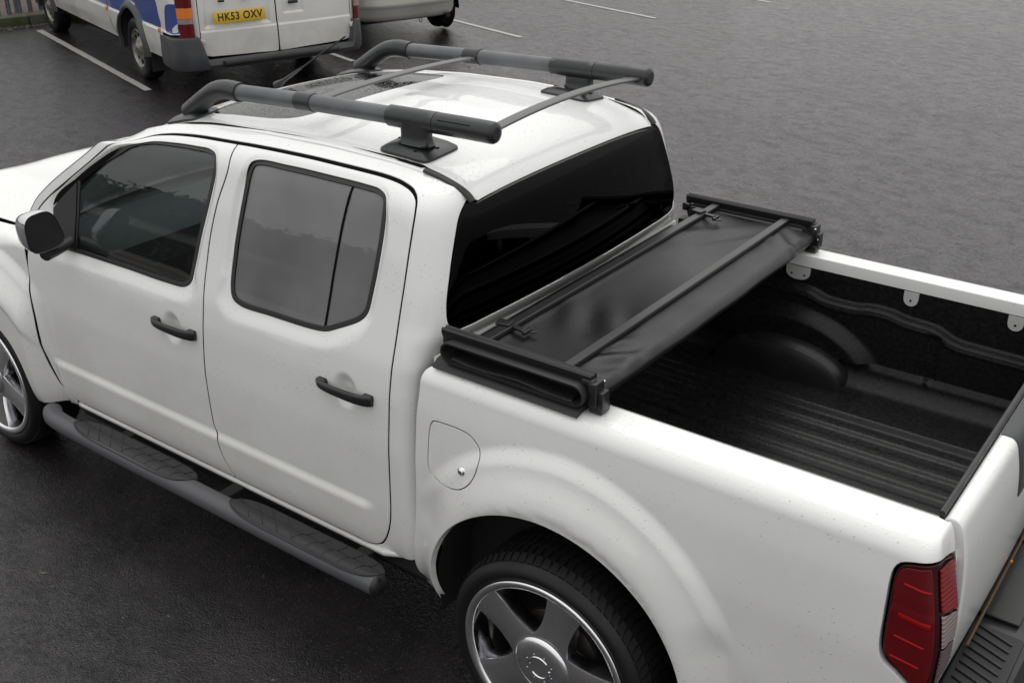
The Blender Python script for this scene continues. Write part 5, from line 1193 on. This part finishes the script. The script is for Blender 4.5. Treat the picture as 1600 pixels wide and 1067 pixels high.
m_ = MB(); m_.box((1.25, -.885, .375), (1.35, .10, .05), .012); m_.build('bumper_step', M['black_plastic'], bp2)
# wheels
def van_wheel(x, y, parent, out=-1, R=.352, name='van_wheel', alloy=False):
    w = MB().lathe([(.0001, .03), (.06, .03), (.07, .06), (.05, .16)], (0, 0, 0), 20).build(name, M['steel_rim'], parent)
    MB().lathe([(.215, .02), (.222, .004), (.25, -.012), (.29, -.014), (.325, -.004), (.342, .012), (R, .035), (R, .15), (R - .012, .19), (.28, .20), (.22, .19)], (0, 0, 0), 64).build('tyre', M['tyre'], w, 50)
    MB().lathe([(.222, .010), (.214, .0), (.207, .008), (.200, .030), (.17, .045), (.145, .035), (.10, .010), (.075, .004), (.055, -.012), (.045, -.020), (.0001, -.022)], (0, 0, 0), 48).build('rim', M['steel_rim'], w, 40)
    for k in range(8):
        a = 2 * PI * k / 8; c = Vector((.152 * math.cos(a), .036, .152 * math.sin(a))); m_ = MB(); R_ = []
        for yy, s_ in ((-.012, 1), (-.004, 1)):
            R_.append([(c.x + (.030 * math.cos(q) * math.cos(a) - .018 * math.sin(q) * math.sin(a)), c.y + yy, c.z + .030 * math.cos(q) * math.sin(a) + .018 * math.sin(q) * math.cos(a)) for q in np.linspace(0, 2 * PI, 12, endpoint=False)])
        m_.rings(R_); m_.build('rim_hole', M['gap'], w, None)
    w.rotation_euler = (0, 0, -PI / 2 if out < 0 else PI / 2); w.location = (x, y, R - .004)
    return w
van_wheel(.145, .62, van); van_wheel(.145, 4.42, van); van_wheel(2.29, .62, van, 1); van_wheel(2.29, 4.42, van, 1)
m_ = MB(); m_.grid([[(x, .16, z) for x in (.13, .40)] for z in (.16, .40)]); m_.build('mud_flap', M['rubber'], van, None)
# ================================================================== pale silver car in the next bay
M['car_silver'] = mat('car_silver_paint', (.46, .45, .42), rough=.34, metal=.35, coat=.7, var=(3, (.40, .39, .355)))
car = empty('parked_car', bay(0, 0, 0), FR); tag(car, 'pale silver hatchback parked beyond the van, only its wet rear bumper and wheel in view', 'car')
def plan(s_, ins, y0=.66, y1=4.75, x0=2.955, x1=4.735):
    cx, cy = (x0 + x1) / 2, (y0 + y1) / 2; hx, hy = (x1 - x0) / 2 - ins, (y1 - y0) / 2 - ins; out = []
    for a in np.linspace(0, 2 * PI, 120, endpoint=False):
        c, s2 = math.cos(a), math.sin(a); q = .36; X = hx * np.sign(c) * abs(c) ** q; Yy = hy * np.sign(s2) * abs(s2) ** q
        # bowed tail and nose
        Yy += (.10 * (1 - (X / hx) ** 2)) * (-1 if Yy < 0 else 1) * (abs(s2) > .5) - 0; out.append((cx + X, cy + Yy, s_))
    return out
zs = [(.285, .16), (.292, .10), (.30, .055), (.33, .030), (.38, .016), (.455, .010), (.470, .004), (.490, -.006), (.52, -.004), (.62, .006), (.80, .020), (.90, .045), (.97, .11)]
body = MB().rings([plan(z, i) for z, i in zs]).build('car_body', M['car_silver'], car, 50)
gh = MB().rings([plan(z, i, .80 + .25 * (z - .97), 3.7 - .9 * (z - .97), 3.0, 4.69) for z, i in ((.965, .05), (1.15, .11), (1.33, .19))], False).build('car_windows', M['glass_dark'], car, 50)
MB().rings([plan(z, i, .90, 3.35, 3.0, 4.69) for z, i in ((1.325, .17), (1.36, .19), (1.40, .26), (1.415, .45))]).build('car_roof', M['car_silver'], car, 60)
for x in (3.05, 4.64):
    m_ = MB(); m_.box((x, .78, .80), (.16, .12, .26), .04); m_.build('tail_lamp', M['red'], car)
m_ = MB(); m_.box((3.84, 2.7, .27), (1.3, 3.4, .10), .02); m_.build('underbody', M['under'], car)
for x, out in ((4.735 - .012, 1), (2.955 + .012, -1)):
    for y in (1.27, 3.85):
        w = van_wheel(x, y, car, out, R=.315, name='car_wheel'); w.scale = (.86, .95, .86); w.location = (x, y, .300)
        m_ = MB(); m_.grid([[(x + out * (.018 - .03 * (r_ < .30)), y + r_ * math.cos(a), .31 + r_ * math.sin(a)) for r_ in (.20, .30, .345, .355)] for a in np.radians(np.linspace(0, 180, 24))]); m_.build('arch', M['gap'], car, None)
m_ = MB(); m_.tube([(4.36, .60, .30), (4.36, .95, .30)], .03, 16, up=(0, 0, 1)); m_.build('exhaust_pipe', M['under'], car)
m_ = MB(); th = np.linspace(0, 2 * PI, 20, endpoint=False); m_.grid([[(3.98 + (.022 + .005 * math.cos(q)) * math.cos(t), .70 + .005 * math.sin(q), .262 + (.030 + .005 * math.cos(q)) * math.sin(t)) for q in np.linspace(0, 2 * PI, 8, endpoint=False)] for t in th], closeu=True, closev=True); m_.build('tow_loop', M['under'], car)
# scraps on the tarmac: a white fleck by the step, grit and leaf bits
m_ = MB()
for i in range(420):
    x, y = random.uniform(-9, 5), random.uniform(-3.5, 14); s = random.uniform(.004, .013)
    if abs(y) < 1.1 and -4.3 < x < 1.3: continue
    q = rng.normal(size=(4, 3)) * s; q[:, 2] = np.abs(q[:, 2]) * .35; m_.add([(x + a[0], y + a[1], .002 + a[2]) for a in q], [(0, 1, 2), (0, 2, 3), (1, 3, 2), (0, 3, 1)])
tag(m_.build('grit', M['litter'], smooth=None), kind='stuff')
m_ = MB(); m_.box((0, 0, 0), (.026, .016, .006), .003, Matrix.Rotation(.6, 3, 'Z')); o = m_.build('paper_scrap', M['tab']); o.location = (-.62, -1.52, .004); tag(o, 'tiny white scrap of paper lying on the black tarmac beside the pickup step', 'litter scrap')
